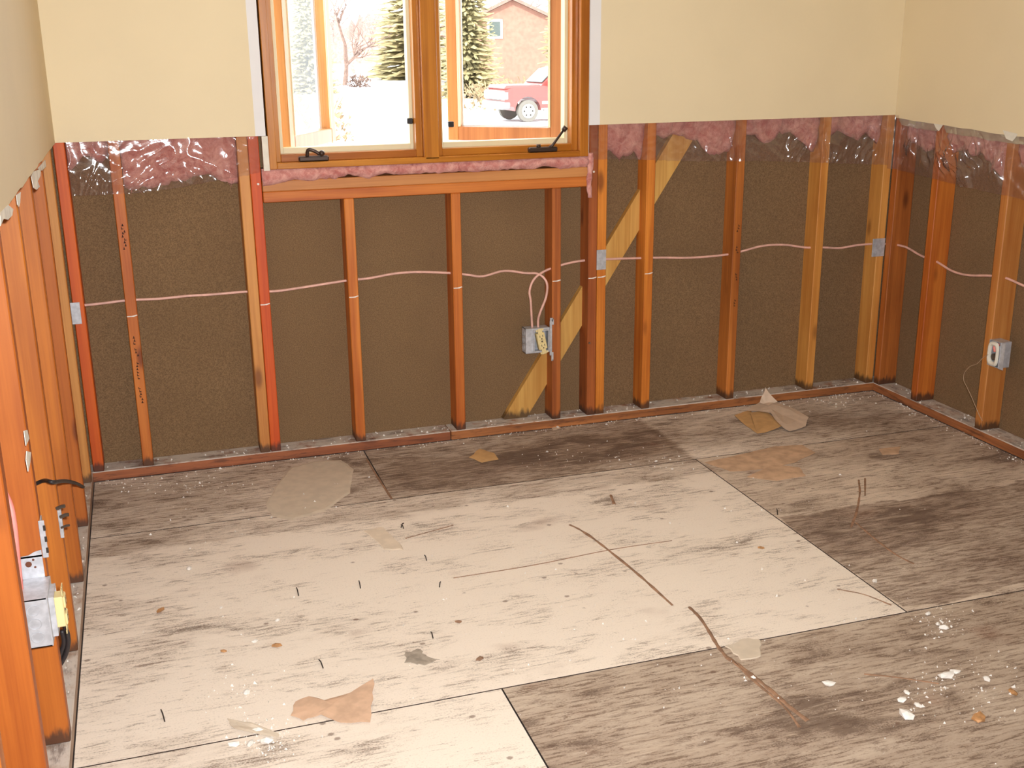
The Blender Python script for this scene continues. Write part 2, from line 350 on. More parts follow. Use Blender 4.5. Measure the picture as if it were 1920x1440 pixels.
# back wall drywall (hole for the window), bare gypsum strips beside the window where casing was removed
WX0, WX1 = .703, 1.903
bm = bmesh.new(); DT = .0127
bx(bm, (.0127, -DT, ZC), (.662, 0, HC)); bx(bm, (.662, -DT, ZC), (WX0-.006, 0, HC), mi=1)
bx(bm, (WX1+.004, -DT, ZC), (1.950, 0, HC), mi=1); bx(bm, (1.950, -DT, ZC), (W-.0127, 0, HC)); bx(bm, (WX0-.006, -DT, 2.13), (WX1+.004, 0, HC))
wb = build('wall_back', bm, ['paint_tan', 'gypsum_white'], origin=(0, 0, 0))
tag(wb, 'window wall, tan drywall above cut line, bare studs and brown fibreboard below', 'wall', kind='structure')
box('bottom_plate', (-SD, 0, 0), (1.335, SD, ST), 'plate_x', wb, .003); box('bottom_plate', (1.338, 0, 0), (W+SD, SD, ST), 'plate_x', wb, .003)
ZT = HC-.01
back = [(.0215, 'wood_red', ZT), (.193, 'wood_orange', ZT), (.615, 'wood_pale', ZT), (.6535, 'wood_red', ZT), (1.932, 'wood_brown', ZT), (1.971, 'wood_orange', ZT),
        (2.176, 'wood_orange', ZT), (2.571, 'wood_brown', ZT), (2.962, 'wood_pale', ZT), (3.268, 'wood_pale', ZT),
        (.978, 'wood_orange', .971), (1.379, 'wood_orange', .971), (1.7805, 'wood_brown', .971)]
studs = {}
for x, m_, zt in back: studs[x] = stud(wb, (x-ST/2+.0006, 0, ST), (x+ST/2-.0006, SD, zt), m_)
box('sill_plate', (.6745, 0, .971), (1.911, SD, 1.009), 'wood_orange_x', wb, .0025); box('sill_plate', (.6745, 0, 1.0092), (1.911, SD, 1.047), 'wood_pale_x', wb, .0025)
box('header', (.6745, .01, 2.16), (1.911, SD, 2.4), 'wood_orange_x', wb, .0025)
# let-in diagonal brace against the sheathing
a0 = ony(958, 792, .075); a1 = ony(1282, 250, .075); a1 = a0+(a1-a0)*1.12
d = (a1-a0).normalized(); s = Vector((-d.z, 0, d.x)); bm = bmesh.new()
prism(bm, [a0+s*.044+Vector((0, -.013, 0)), a1+s*.044+Vector((0, -.013, 0)), a1-s*.044+Vector((0, -.013, 0)), a0-s*.044+Vector((0, -.013, 0))], (0, .026, 0))
bmesh.ops.bisect_plane(bm, geom=bm.verts[:]+bm.edges[:]+bm.faces[:], plane_co=(0, 0, ST+.0005), plane_no=(0, 0, 1), clear_inner=True)
bmesh.ops.contextual_create(bm, geom=[e for e in bm.edges if e.is_boundary])
br = build('diagonal_brace', bm, 'wood_yellow', wb)
for x0, x1 in ((-.1, .634), (.636, 1.951), (1.953, W+SD+.02)):
    if x0 == .636:
        bm = bmesh.new(); bx(bm, (x0, SD, .0), (x1, SD+.013, 1.087)); bx(bm, (x0, SD, 1.087), (.704, SD+.013, 2.17)); bx(bm, (1.902, SD, 1.087), (x1, SD+.013, 2.17)); bx(bm, (x0, SD, 2.17), (x1, SD+.013, HC)); build('sheathing_board', bm, 'fibreboard', wb)
    else: box('sheathing_board', (x0, SD, 0), (x1, SD+.013, HC), 'fibreboard', wb)
# plaster scratches left where the old board joint ran
for sx, q in [(.193, (241, 594)), (.6535, (503, 571)), (.978, (668, 557)), (1.379, (861, 540)), (1.7805, (1046, 527)), (1.932, (1108, 522)), (1.971, (1124, 520)), (2.176, (1220, 513))]:
    z = ony(*q).z; bm = bmesh.new()
    prism(bm, [(sx-.017, -.0008, z-.001), (sx+.006, -.0008, z-.0015), (sx+.018, -.0008, z+.003), (sx+.016, -.0008, z+.0055), (sx-.002, -.0008, z+.002), (sx-.017, -.0008, z+.0025)], (0, .0012, 0))
    build('plaster_scratch', bm, 'plaster', studs[sx])
# faint mill stamp strokes on the lumber (too blurred to read)
for sx, px in [(.193, [(232, 430), (233.5, 445), (235, 462), (256, 640), (258.5, 662), (260, 688), (262, 705), (266, 735), (268, 750)]), (2.571, [(1378, 430), (1377, 470), (1376, 521), (1372, 570)])]:
    bm = bmesh.new()
    for (x_, y_) in px:
        p = ony(x_, y_)
        for k in range(3):
            zz = p.z+(k-1)*.011; x0 = sx-.002+random.uniform(-.004, .004); bx(bm, (x0, -.0006, zz), (x0+.007, .0004, zz+.0028)); bx(bm, (x0+random.choice([0, .005]), -.0006, zz), (x0+.0022, .0004, zz+.008))
    build('grade_stamp', bm, 'ink', studs[sx])['kind'] = 'stuff'

# left wall: studs with broad faces towards the window end, no board below the cut
ZL = 1.203
def ragged_panel(fixed, axis_pts, z_of, top, thick, horiz):
    """drywall with an irregular cut lower edge; horiz maps t -> (x,y)"""
    bm = bmesh.new(); fr = []; bk = []
    for t_ in axis_pts:
        p = horiz(t_); q = horiz(t_, thick); z = z_of(t_)
        fr.append((bm.verts.new((p[0], p[1], z)), bm.verts.new((p[0], p[1], top)))); bk.append((bm.verts.new((q[0], q[1], z)), bm.verts.new((q[0], q[1], top))))
    for i in range(len(fr)-1):
        a, b, c, e = fr[i], fr[i+1], bk[i], bk[i+1]
        bm.faces.new((a[0], b[0], b[1], a[1])); bm.faces.new((c[0], c[1], e[1], e[0])); f = bm.faces.new((a[0], c[0], e[0], b[0])); f.material_index = 1; bm.faces.new((a[1], b[1], e[1], c[1]))
    for e_ in (0, -1): bm.faces.new((fr[e_][0], fr[e_][1], bk[e_][1], bk[e_][0]))
    return bm
N_ = 90
bm = ragged_panel(0, [i/N_ for i in range(N_+1)], lambda t_: ZL+.004*noise.noise(Vector((t_*40, 3, 1)))+.002*noise.noise(Vector((t_*150, 0, 0))), HC, DT,
                  lambda t_, th=0: (.0127-th, -.0129+t_*(YF+.0129)))
wl = build('wall_left', bm, ['paint_tan', 'gypsum_grey'], origin=(0, 0, 0))
tag(wl, 'side wall with tan drywall above and a dense row of orange studs below', 'wall', kind='structure')
box('bottom_plate', (-SD, YF, 0), (0, -.002, ST), 'plate_pale', wl, .003)
lst = {}
for i, (y, m_) in enumerate([(-.085, 'wood_pale'), (-.480, 'wood_amber'), (-.893, 'wood_amber'), (-1.297, 'wood_amber'), (-1.708, 'wood_amber'), (-2.118, 'wood_amber'), (-2.53, 'wood_amber'), (-2.94, 'wood_pale'), (-3.35, 'wood_amber'), (-3.76, 'wood_amber'), (-4.17, 'wood_amber'), (-4.6, 'wood_amber')]):
    lst[y] = stud(wl, (-SD, y-ST/2, ST), (0, y+ST/2, ZT), m_)
box('back_board', (-SD-.0127, YF, 0), (-SD-.0002, .1, HC), 'gypsum_grey', wl)
# torn paper flaps on the cut edge
for pts in [[(58, 331), (62, 322), (76, 316), (75, 330), (70, 340), (74, 350), (68, 356), (62, 352)], [(30, 366), (38, 360), (37, 380), (35, 388), (32, 384)], [(0, 398), (14, 384), (24, 392), (22, 404), (14, 412), (6, 410), (0, 424)], [(70, 316), (84, 300), (86, 312), (78, 320)]]:
    bm = bmesh.new(); prism(bm, [onx(x, y, .0118)+Vector((0, 0, .0)) for x, y in pts], (.0012, 0, 0)); build('torn_paper', bm, 'ripped_paper', wl)

for pts in [[(44, 808), (50, 806), (54, 822), (48, 836)], [(49, 846), (57, 848), (56, 866), (52, 884), (48, 862)]]:
    bm = bmesh.new(); prism(bm, [onx(x, y, .003) for x, y in pts], (.0012, 0, 0)); build('torn_paper', bm, 'ripped_paper', wl)
# right wall
ZR0, ZR1 = 1.192, 1.165
def zr(t_): 
    y = t_*5.2; return ZR0-(ZR0-ZR1)*min(1, y/.7)-.0 + .003*noise.noise(Vector((t_*60, 7, 1)))
bm = ragged_panel(0, [i/N_ for i in range(N_+1)], zr, HC, DT, lambda t_, th=0: (W-.0127+th, -.0129+t_*(YF+.0129)))
wr = build('wall_right', bm, ['paint_tan', 'gypsum_grey'], origin=(0, 0, 0))
tag(wr, 'side wall with tan drywall above a chipped grey cut edge and bare studs', 'wall', kind='structure')
box('bottom_plate', (W, YF, 0), (W+SD, -.002, ST), 'plate_y', wr, .003)
rst = {}
for y, m_ in [(-.021, 'wood_brown'), (-.281, 'wood_orange'), (-.676, 'wood_pale'), (-1.083, 'wood_orange'), (-1.49, 'wood_orange'), (-1.9, 'wood_orange'), (-2.3, 'wood_pale'), (-2.71, 'wood_orange'), (-3.1, 'wood_orange'), (-3.5, 'wood_orange'), (-3.9, 'wood_orange'), (-4.4, 'wood_orange')]:
    rst[y] = stud(wr, (W, y-ST/2, ST), (W+SD, y+ST/2, ZT), m_)
for y0, y1 in ((-.70, .13), (-1.92, -.702), (-3.14, -1.922), (YF, -3.142)): box('sheathing_board', (W+SD, y0, 0), (W+SD+.013, y1, HC), 'fibreboard', wr)
# grey unpainted board edge left hanging under the paint line, with broken white corners
bm = bmesh.new(); ys = [-.03-i*.02 for i in range(44)]
up = [Vector((W-.0065, y, zr((-y-.0129)/5.2)+.001)) for y in ys]
dn = [Vector((W-.0065, y, zr((-y-.0129)/5.2)-.026*(.25 if i < 1 else 1)*(.0 if i in (13, 14) else 1)-.003*random.random())) for i, y in enumerate(ys)]
prism(bm, up+dn[::-1], (.006, 0, 0)); build('ragged_edge', bm, 'gypsum_grey', wr)
for pts in [[(1751, 232), (1768, 234), (1764, 240), (1760, 246), (1755, 241)], [(1880, 244), (1908, 251), (1904, 258), (1898, 265), (1886, 260)]]:
    bm = bmesh.new(); prism(bm, [onx(x, y, W-.0135) for x, y in pts], (.0012, 0, 0)); build('chipped_corner', bm, 'paper_white', wr)

ce = box('ceiling', (-.25, YF-.2, HC), (W+.25, .13, HC+.1), 'ceiling_white'); tag(ce, 'plain white ceiling above the stripped room', 'ceiling', kind='structure')
wf = box('wall_front', (-.25, YF-.1, 0), (W+.25, YF, HC), 'paint_tan'); tag(wf, 'plain tan wall opposite the window', 'wall', kind='structure')

# ------------------------------------------------------------------ window
win = empty('window_1', ((WX0+WX1)/2, 0, 1.09)); tag(win, 'double casement window with honey stained wood frame, both sashes cranked open', 'window', kind='structure')
Z0, Z1 = 1.088, 2.12
def frame_part(name, a, b, mat, bev=.002): return box(name, a, b, mat, win, bev)
YO = -.018
frame_part('jamb', (WX0, YO, Z0), (WX0+.026, .125, Z1), 'window_z'); frame_part('jamb', (WX1-.034, YO, Z0), (WX1, .125, Z1), 'window_z')
frame_part('sill_board', (WX0+.026, YO, Z0), (WX1-.034, .125, Z0+.021), 'window_x'); frame_part('head_board', (WX0+.026, YO, Z1-.021), (WX1-.034, .125, Z1), 'window_x')
A0, A1, B0, B1 = WX0+.026, 1.262, 1.318, WX1-.034       # two openings inside the jambs, mullion between
frame_part('mullion', (A1, YO, Z0+.012), (B0, .125, Z1-.021), 'window_z', .004)
for xa, xb in ((A0, A1), (B0, B1)):
    for a, b in (((xa, .012, Z0+.021), (xa+.018, .06, Z1-.021)), ((xb-.024, .012, Z0+.021), (xb, .06, Z1-.021))): frame_part('stop', a, b, 'window_z')
    frame_part('stop', (xa+.018, .012, Z0+.021), (xb-.024, .06, Z0+.047), 'window_x'); frame_part('stop', (xa+.018, .012, Z1-.047), (xb-.024, .06, Z1-.021), 'window_x')
    for a, b in (((xa+.012, .060, Z0+.040), (xa+.034, .10, Z1-.03)), ((xb-.036, .060, Z0+.040), (xb-.012, .10, Z1-.03)), ((xa+.034, .060, Z0+.040), (xb-.036, .10, Z0+.066)), ((xa+.034, .060, Z1-.06), (xb-.036, .10, Z1-.03))): frame_part('weather_strip', a, b, 'cream_vinyl', .001)
def sash(hx, hy, ang, flip, w=.475, st=.050, tk=.050):
    """casement sash hinged at hx, hy; opens outwards by ang"""
    z0, z1 = Z0+.045, Z1-.04; r = empty('sash', Vector((hx, hy, z0))-win.location); r.parent = win
    dx = Vector((math.cos(ang)*flip, math.sin(ang), 0)); nrm = Vector((-math.sin(ang)*flip, math.cos(ang), 0)); o = Vector((hx, hy, z0)); H = z1-z0; Z = Vector((0, 0, 1))
    def part(name, s0, s1, mat, bev=.003):
        bm = bmesh.new(); obox(bm, o, dx, nrm, Z, s0, s1, bev); build(name, bm, mat, r)
    part('stile', (0, 0, 0), (.046, .048, H), 'sash_z'); part('stile', (w-.046, 0, 0), (w, .048, H), 'sash_z')
    part('rail', (.046, 0, 0), (w-.046, .048, .055), 'sash_z'); part('rail', (.046, 0, H-.055), (w-.046, .048, H), 'sash_z')
    part('glazing_bead', (.046, -.003, .055), (.055, .004, H-.055), 'cream_vinyl', .001); part('glazing_bead', (w-.055, -.003, .055), (w-.046, .004, H-.055), 'cream_vinyl', .001)
    part('pane', (.044, .018, .05), (w-.044, .022, H-.05), 'window_glass', 0)
    part('outer_cladding', (.002, .048, -.004), (.05, .056, H), 'white_trim', .001); part('outer_cladding', (w-.05, .048, -.004), (w+.004, .056, H), 'white_trim', .001)
    part('outer_cladding', (.05, .048, -.004), (w-.05, .056, .058), 'white_trim', .001)
sash(.796, .112, math.radians(60.5), 1, .480); sash(1.842, .112, math.radians(36.5), -1)
def crank(p0, p1, folded):
    """operator: bronze cover on the stop rail with a turning handle"""
    z = Z0+.036; c = (p0.x+p1.x)/2
    r = empty('crank', Vector((c, 0, z))-win.location); r.parent = win
    bm = bmesh.new(); bx(bm, (p0.x, -.012, Z0+.022), (p1.x, .014, Z0+.040), .004); build('crank_cover', bm, 'bronze', r)
    bm = bmesh.new()
    if folded:
        q0 = Vector((p0.x+.030, -.004, Z0+.040)); tube(bm, spline([q0, q0+Vector((.004, -.006, .022)), q0+Vector((.022, -.01, .020)), q0+Vector((.045, -.012, .006))], 5), .0065, 8)
        e = q0+Vector((.05, -.014, .004)); bmesh.ops.create_icosphere(bm, subdivisions=2, radius=.011, matrix=Matrix.Translation(e+Vector((0, 0, .006))))
    else:
        q0 = Vector((p1.x-.025, -.004, Z0+.040)); q1 = q0+Vector((.052, -.012, .068)); tube(bm, [q0-Vector((.008, 0, .004)), q0+Vector((.006, -.002, .006)), q1], .0062, 8, taper=.0045)
        tube(bm, [q1-(q1-q0).normalized()*.012, q1+(q1-q0).normalized()*.006], .0095, 10)
        cyl(bm, Vector((p0.x+.040, 0, Z0+.038)), Vector((p0.x+.040, 0, Z0+.050)), .008, 10)
    build('crank_handle', bm, 'bronze', r, smooth=True)
crank(ony(560, 300, 0), ony(616, 297, 0), True); crank(ony(991, 280, 0), ony(1044, 277, 0), False)
for q in ((768, 227), (845, 233)):
    p = ony(*q, .055); box('sash_catch', (p.x-.010, .045, p.z-.010), (p.x+.010, .066, p.z+.010), 'black_plastic', win, .002)
# white caulk strip round the frame
box('caulk_strip', (WX0-.0205, -.0145, Z0-.004), (WX0, .01, ZC-.001), 'paper_white', win); box('caulk_strip', (WX1, -.010, Z0), (WX1+.004, .01, 2.12), 'paper_white', win)

# ------------------------------------------------------------------ insulation and plastic film
def batt(name, p0, p1, out, prof, top, label, thick=.062, seed=0, amp=.012, nz=16, fr=.014):
    """pink batt between p0 and p1 (base line at stud face), `out` points into the wall"""
    p0 = Vector(p0); p1 = Vector(p1); out = Vector(out); n = max(10, int((p1-p0).length/.011)); bm = bmesh.new(); F = []; B = []
    for i in range(n+1):
        s = i/n; b = lerp_list(prof, s) + .018*noise.noise(Vector((s*n*.30, seed, 0))) + .009*noise.noise(Vector((s*n*1.1, seed, 4)))
        rf = []; rb = []
        for k in range(nz+1):
            v = k/nz; z = b+(top-b)*v**1.2; base = p0.lerp(p1, s)
            edge = math.exp(-v*6)
            dd = fr + amp*(noise.noise(Vector((base.x*22, base.y*22+seed, z*22)))+.6*noise.noise(Vector((base.x*55, base.y*55+seed, z*55)))) + edge*thick*.55
            side = min(1, min(i, n-i)/2.0); dd += (1-side)*.008
            rf.append(bm.verts.new(base+out*max(.004, dd)+Vector((0, 0, z)))); rb.append(bm.verts.new(base+out*(fr+thick)+Vector((0, 0, z+.006*edge))))
        F.append(rf); B.append(rb)
    for i in range(n):
        for k in range(nz):
            bm.faces.new((F[i][k], F[i+1][k], F[i+1][k+1], F[i][k+1])); bm.faces.new((B[i][k], B[i][k+1], B[i+1][k+1], B[i+1][k]))
        bm.faces.new((F[i][0], B[i][0], B[i+1][0], F[i+1][0]))
    for i in (0, n):
        for k in range(nz): bm.faces.new((F[i][k], F[i][k+1], B[i][k+1], B[i][k]))
    for i in range(n*3):                                              # loose fibres on the torn edge
        s = random.random(); k = random.randint(0, 4); q = F[int(s*n)][k].co.copy(); d = Vector((random.uniform(-1, 1)*abs(out.y)-out.x*.4, random.uniform(-1, 1)*abs(out.x)-out.y*.4, random.uniform(-1.4, .2)))*random.uniform(.006, .02)
        w_ = Vector((.0007, .0007, 0)); a_, b_, c_ = bm.verts.new(q-w_), bm.verts.new(q+w_), bm.verts.new(q+d); bm.faces.new((a_, b_, c_))
    o = build(name, bm, 'pink_fibreglass', smooth=True); return tag(o, label, 'insulation', 'pink insulation between the studs')
TOPI = 1.55
IY = (0, 1, 0)
batt('insulation_batt', (.042, 0, 0), (.173, 0, 0), IY, [1.10, 1.11, 1.15, 1.165, 1.13, 1.12, 1.16], TOPI, 'pink insulation in the narrow bay beside the dense stud row', seed=1)
batt('insulation_batt', (.213, 0, 0), (.595, 0, 0), IY, [1.04, 1.03, 1.04, 1.045, 1.05, 1.065, 1.072, 1.07, 1.045, 1.035], TOPI, 'wide pink insulation batt behind crinkled plastic, next to the window', seed=2, amp=.009)
batt('insulation_batt', (1.992, 0, 0), (2.156, 0, 0), IY, [1.09, 1.10, 1.07, 1.075, 1.09, 1.05], TOPI, 'pink insulation in the bay between window jack studs and diagonal brace', seed=3)
batt('insulation_batt', (2.196, 0, 0), (2.551, 0, 0), IY, [1.155, 1.145, 1.15, 1.14, 1.12, 1.07, 1.065, 1.085], TOPI, 'ragged pink insulation above the top of the diagonal brace', seed=4, amp=.018)
batt('insulation_batt', (2.591, 0, 0), (2.942, 0, 0), IY, [1.12, 1.145, 1.10, 1.14, 1.145, 1.10, 1.05], TOPI, 'ragged pink insulation in the second bay past the brace', seed=5, amp=.018)
batt('insulation_batt', (2.982, 0, 0), (3.248, 0, 0), IY, [1.09, 1.145, 1.12, 1.11, 1.12, 1.08], TOPI, 'pink insulation in the bay at the far room corner, on the window wall', seed=6, amp=.016)
IX = (1, 0, 0)
batt('insulation_batt', (W, -.042, 0), (W, -.261, 0), IX, [1.09, 1.08, 1.06, 1.09, 1.06], TOPI, 'pink insulation in the corner bay of the side wall with chipped board', seed=7, amp=.015)
batt('insulation_batt', (W, -.301, 0), (W, -.656, 0), IX, [1.07, 1.09, 1.08, 1.08, 1.05, 1.0, .89], TOPI, 'pink insulation with a hanging wisp beside the stud carrying the small outlet box', seed=8, amp=.015)
batt('insulation_batt', (W, -.696, 0), (W, -1.063, 0), IX, [1.04, 1.03, 1.05, 1.03], TOPI, 'pink insulation past the stud carrying the small outlet box', seed=9, amp=.015)
# strip of insulation stuffed under the window frame
bm = bmesh.new(); n = 110; rows = []
for i in range(n+1):
    s = i/n; x = .676+s*(1.905-.676); w1 = 1.050+.012*noise.noise(Vector((s*18, 5, 1)))+.005*noise.noise(Vector((s*70, 2, 1)))-.020*math.exp(-s*12)-.004*(s > .9); r_ = []
    for k in range(7):
        v = k/6; z = w1+(1.089-w1)*v; r_.append(bm.verts.new((x, -.004-.014*math.sin(math.pi*v)*(1+.7*noise.noise(Vector((x*40, z*40, 2))))+.02*v*0, z)))
    r_ += [bm.verts.new((x, .06, 1.089)), bm.verts.new((x, .06, 1.05))]; rows.append(r_)
for a, b in zip(rows, rows[1:]):
    for k in range(9): bm.faces.new((a[k], b[k], b[(k+1) % 9], a[(k+1) % 9]))
bm.faces.new(rows[0]); bm.faces.new(rows[-1][::-1])
tag(build('insulation_strip', bm, 'pink_fibreglass', smooth=True), 'thin strip of pink insulation stuffed under the window frame', 'insulation')
# tuft hanging at the right end of the window sill plates
bm = bmesh.new(); rows = []
for i in range(15):
    v = i/14; z = 1.10-v*.17; wv = .011*(1-.35*v)*(1+.4*noise.noise(Vector((v*8, 1, 2))))+.002; xx = 1.912+.003*math.sin(v*7)
    rows.append([bm.verts.new((xx+wv*math.cos(a), -.010+.012*(1-v*.4)*math.sin(a), z)) for a in [2*math.pi*k/8 for k in range(8)]])
for a, b in zip(rows, rows[1:]):
    for k in range(8): bm.faces.new((a[k], a[(k+1) % 8], b[(k+1) % 8], b[k]))
bm.faces.new(rows[0]); bm.faces.new(rows[-1][::-1])
tag(build('insulation_tuft', bm, 'pink_fibreglass', smooth=True), 'pink insulation tuft hanging where the window sill plates meet the jack stud', 'insulation')

def film(name, p0, p1, out, prof, top, label, seed, amp, nx, crumples=(), sc_=1.0, mat='plastic_film_dull'):
    p0 = Vector(p0); p1 = Vector(p1); out = Vector(out); bm = bmesh.new(); nz = 48; G = []
    for i in range(nx+1):
        s = i/nx; b = lerp_list(prof, s)+.003*noise.noise(Vector((s*nx*.2, seed, 0))); r_ = []
        for k in range(nz+1):
            v = k/nz; z = b+(top-b)*v; base = p0.lerp(p1, s); L = (base-p0).length
            L0_, z0_ = L, z; L, z = L*sc_, z*sc_
            wv = noise.noise(Vector((L*9+z*7, z*5-L*2, seed)))+.55*(1-2*abs(noise.noise(Vector((L*13+z*16, z*9, seed+3)))))+.35*(1-2*abs(noise.noise(Vector((L*26-z*20, z*24+L*12, seed+9)))))
            L, z = L0_, z0_; hang = (1-v)**.8; cr_ = 0.0
            for cl, cz_, rad, ca, dx_, dz_ in crumples:
                w_ = math.exp(-((L-cl)**2+(z-cz_)**2)/(rad*rad)); q_ = (L*dz_-z*dx_)
                cr_ += w_*ca*(1-2.4*abs(noise.noise(Vector((q_*42+noise.noise(Vector((L*12, z*12, seed)))*1.5, (L*dx_+z*dz_)*11, seed+cl*9)))))
            r_.append(bm.verts.new(base+out*(.0045+amp*hang*max(0, .75+wv)+max(-.003, cr_))+Vector((0, 0, z))))
        G.append(r_)
    for i in range(nx):
        for k in range(nz): bm.faces.new((G[i][k], G[i+1][k], G[i+1][k+1], G[i][k+1]))
    o = build(name, bm, mat, smooth=True); return tag(o, label, 'plastic sheet', 'clear vapour barrier hanging below the drywall')
film('plastic_sheet', (.044, 0, 0), (.668, 0, 0), (0, -1, 0), [1.03, 1.028, 1.03, 1.028, 1.035, 1.04, 1.05, 1.06, 1.07, 1.08], ZC+.06, 'shiny crinkled clear plastic hanging over pink insulation, beside the dense stud row', 2, .012, 240, crumples=[(.06, 1.05, .05, .006, .5, 1), (.20, 1.07, .05, .007, .9, .5)], sc_=.62, mat='plastic_film')
film('plastic_sheet', (1.915, 0, 0), (W-.03, 0, 0), (0, -1, 0), [1.075, 1.07, 1.06, 1.05, 1.045, 1.04, 1.03, 1.02, 1.01, 1.00], ZC+.06, 'long strip of dull clear plastic over studs and diagonal brace past the window', 11, .0075, 360, crumples=[(.60, 1.09, .05, .016, .3, 1), (.90, 1.085, .055, .018, .5, 1), (1.06, 1.08, .07, .018, .2, 1), (1.24, 1.06, .06, .016, .3, 1), (.47, 1.10, .03, .012, 0, 1)])
film('plastic_sheet', (W, -.03, 0), (W, -1.1, 0), (-1, 0, 0), [.985, .975, .965, .955, .95, .94, .93], ZR0+.04, 'clear plastic with slanting creases hanging under the chipped board edge', 17, .007, 300, crumples=[(.10, 1.08, .045, .030, .1, 1), (.20, 1.06, .04, .028, -.2, 1), (.33, 1.06, .07, .038, -.7, .8), (.47, 1.08, .06, .036, -.6, .8), (.44, 1.0, .05, .032, -.7, .7), (.62, 1.04, .05, .026, 0, 1)])
bm = bmesh.new(); rows = []
for i in range(24):                                                     # rolled fold of film in the room corner
    v = i/23; z = .985+v*(ZC+.0-.985); rr = .017+.003*noise.noise(Vector((v*6, 1, 5)))
    rows.append([bm.verts.new((W-.018+rr*math.cos(a), -.020+rr*math.sin(a), z)) for a in [math.pi*(.75+1.0*k/8) for k in range(9)]])
for a, b in zip(rows, rows[1:]):
    for k in range(8): bm.faces.new((a[k], a[k+1], b[k+1], b[k]))
tag(build('plastic_fold', bm, 'plastic_film_dull', smooth=True), 'rolled vertical fold of clear plastic in the far room corner', 'plastic sheet')

# ------------------------------------------------------------------ electrics
def cable(name, pts, mat, label, r=.0048, per=6, cat='cable'):
    bm = bmesh.new(); tube(bm, spline(pts, per), r, 8); return tag(build(name, bm, mat, smooth=True), label, cat)
YC = .040
B1c = Vector((1.700, -.002, .376))
cable('electrical_cable', [ony(*q, YC) for q in [(140, 574), (190, 569), (240, 563), (300, 560), (350, 555), (400, 552), (460, 547), (515, 546), (560, 540), (650, 526), (690, 522), (740, 513), (785, 510), (845, 512), (875, 515), (905, 518), (945, 508), (985, 512)]] + [ony(1010, 514, .01), ony(1025, 530, -.005), ony(1024, 556, -.005), ony(1013, 585, 0), ony(1009, 600, .012), ony(1009, 614, .018)], 'cable_pink', 'pink cable running from corner stud through studs under window, dropping to outlet box')
rw = [onx(*q, W+.035) for q in [(1680, 459), (1700, 464), (1728, 480), (1755, 490), (1785, 508), (1815, 516), (1855, 517), (1885, 521), (1920, 536), (1960, 552)]] + [Vector((W+.035, y, .62+.02*math.sin(y*6))) for y in (-1.08, -1.5, -1.95, -2.4)]
cable('electrical_cable', [ony(998, 614, .018), ony(997, 600, .012), ony(995, 565, .004), ony(993, 545, .004), ony(1001, 524, .004), ony(1020, 509, .015), ony(1052, 497, .03)] + [ony(*q, YC) for q in [(1090, 489), (1135, 486), (1200, 484), (1240, 483), (1300, 483), (1365, 477), (1395, 470), (1430, 461), (1470, 459), (1510, 464), (1545, 464), (1575, 465), (1605, 460), (1640, 457)]] + [Vector((W+.02, .0, rw[0].z))] + rw, 'cable_pink', 'pink cable looping out of outlet box, through brace bays, around far corner')
def nail_plate(name, px0, px1, label):
    a, b = ony(*px0, -.0015), ony(*px1, -.0015); bm = bmesh.new(); bx(bm, (a.x, -.0024, b.z), (b.x, -.0002, a.z), .0006)
    nx = 2
    for i in range(3):
        for j in (0, 1): x = a.x+(b.x-a.x)*(.3+.4*j); z = b.z+(a.z-b.z)*(.2+.3*i); bx(bm, (x-.002, -.0034, z-.004), (x+.002, -.0022, z+.004))
    return tag(build(name, bm, 'galvanised'), label, 'metal plate', 'galvanised nail plates guarding the cable')
nail_plate('nail_plate', (131, 568), (154, 607), 'galvanised nail plate on the red corner stud beside the dense stud row')
nail_plate('nail_plate', (1119, 469), (1136, 505), 'galvanised nail plate on the window jack stud by the diagonal brace')
nail_plate('nail_plate', (1637, 448), (1657, 480), 'galvanised nail plate on the far room corner post')

def rect_loop(bm, o, u, v, w, w0, h0, w1, h1, z0, z1):
    """rectangular frame, inner half sizes w0,h0, outer w1,h1, from z0 to z1 along w"""
    for a, b in (((-w1, h0, z0), (w1, h1, z1)), ((-w1, -h1, z0), (w1, -h0, z1)), ((-w1, -h0, z0), (-w0, h0, z1)), ((w0, -h0, z0), (w1, h0, z1))): obox(bm, o, u, v, w, a, b)
def receptacle(root, o, u, v, w):
    rec = empty('receptacle', o-root.location); rec.parent = root
    bm = bmesh.new(); obox(bm, o, u, v, w, (-.017, -.034, -.022), (.017, .034, .002), .002); build('receptacle_body', bm, 'ivory', rec)
    bm = bmesh.new(); obox(bm, o, u, v, w, (-.009, -.053, .0005), (.009, -.034, .002)); obox(bm, o, u, v, w, (-.009, .034, .0005), (.009, .053, .002))
    for sgn in (-1, 1):
        for sx in (-1, 1): obox(bm, o, u, v, w, (sx*.012-.004, sgn*.047-.004, .0005), (sx*.012+.004, sgn*.047+.004, .002))
    obox(bm, o, u, v, w, (-.008, -.036, .0005), (.008, .036, .0018))
    build('mounting_strap', bm, 'ivory', rec)
    for sgn in (-1, 1):
        bm = bmesh.new(); obox(bm, o, u, v, w, (-.0155, sgn*.019-.013, .002), (.0155, sgn*.019+.013, .006), .003); build('outlet_face', bm, 'ivory', rec)
        for a, b in [((x-.0011, sgn*.019-.001, .0052), (x+.0011, sgn*.019+.008, .0064)) for x in (-.006, .006)]+[((-.0022, sgn*.019-.0095, .0052), (.0022, sgn*.019-.005, .0064))]:
            bm = bmesh.new(); obox(bm, o, u, v, w, a, b); build('outlet_slot', bm, 'slot_dark', rec)
    bm = bmesh.new(); obox(bm, o, u, v, w, (-.003, -.003, .001), (.003, .003, .004)); build('screw', bm, 'steel_nail', rec)
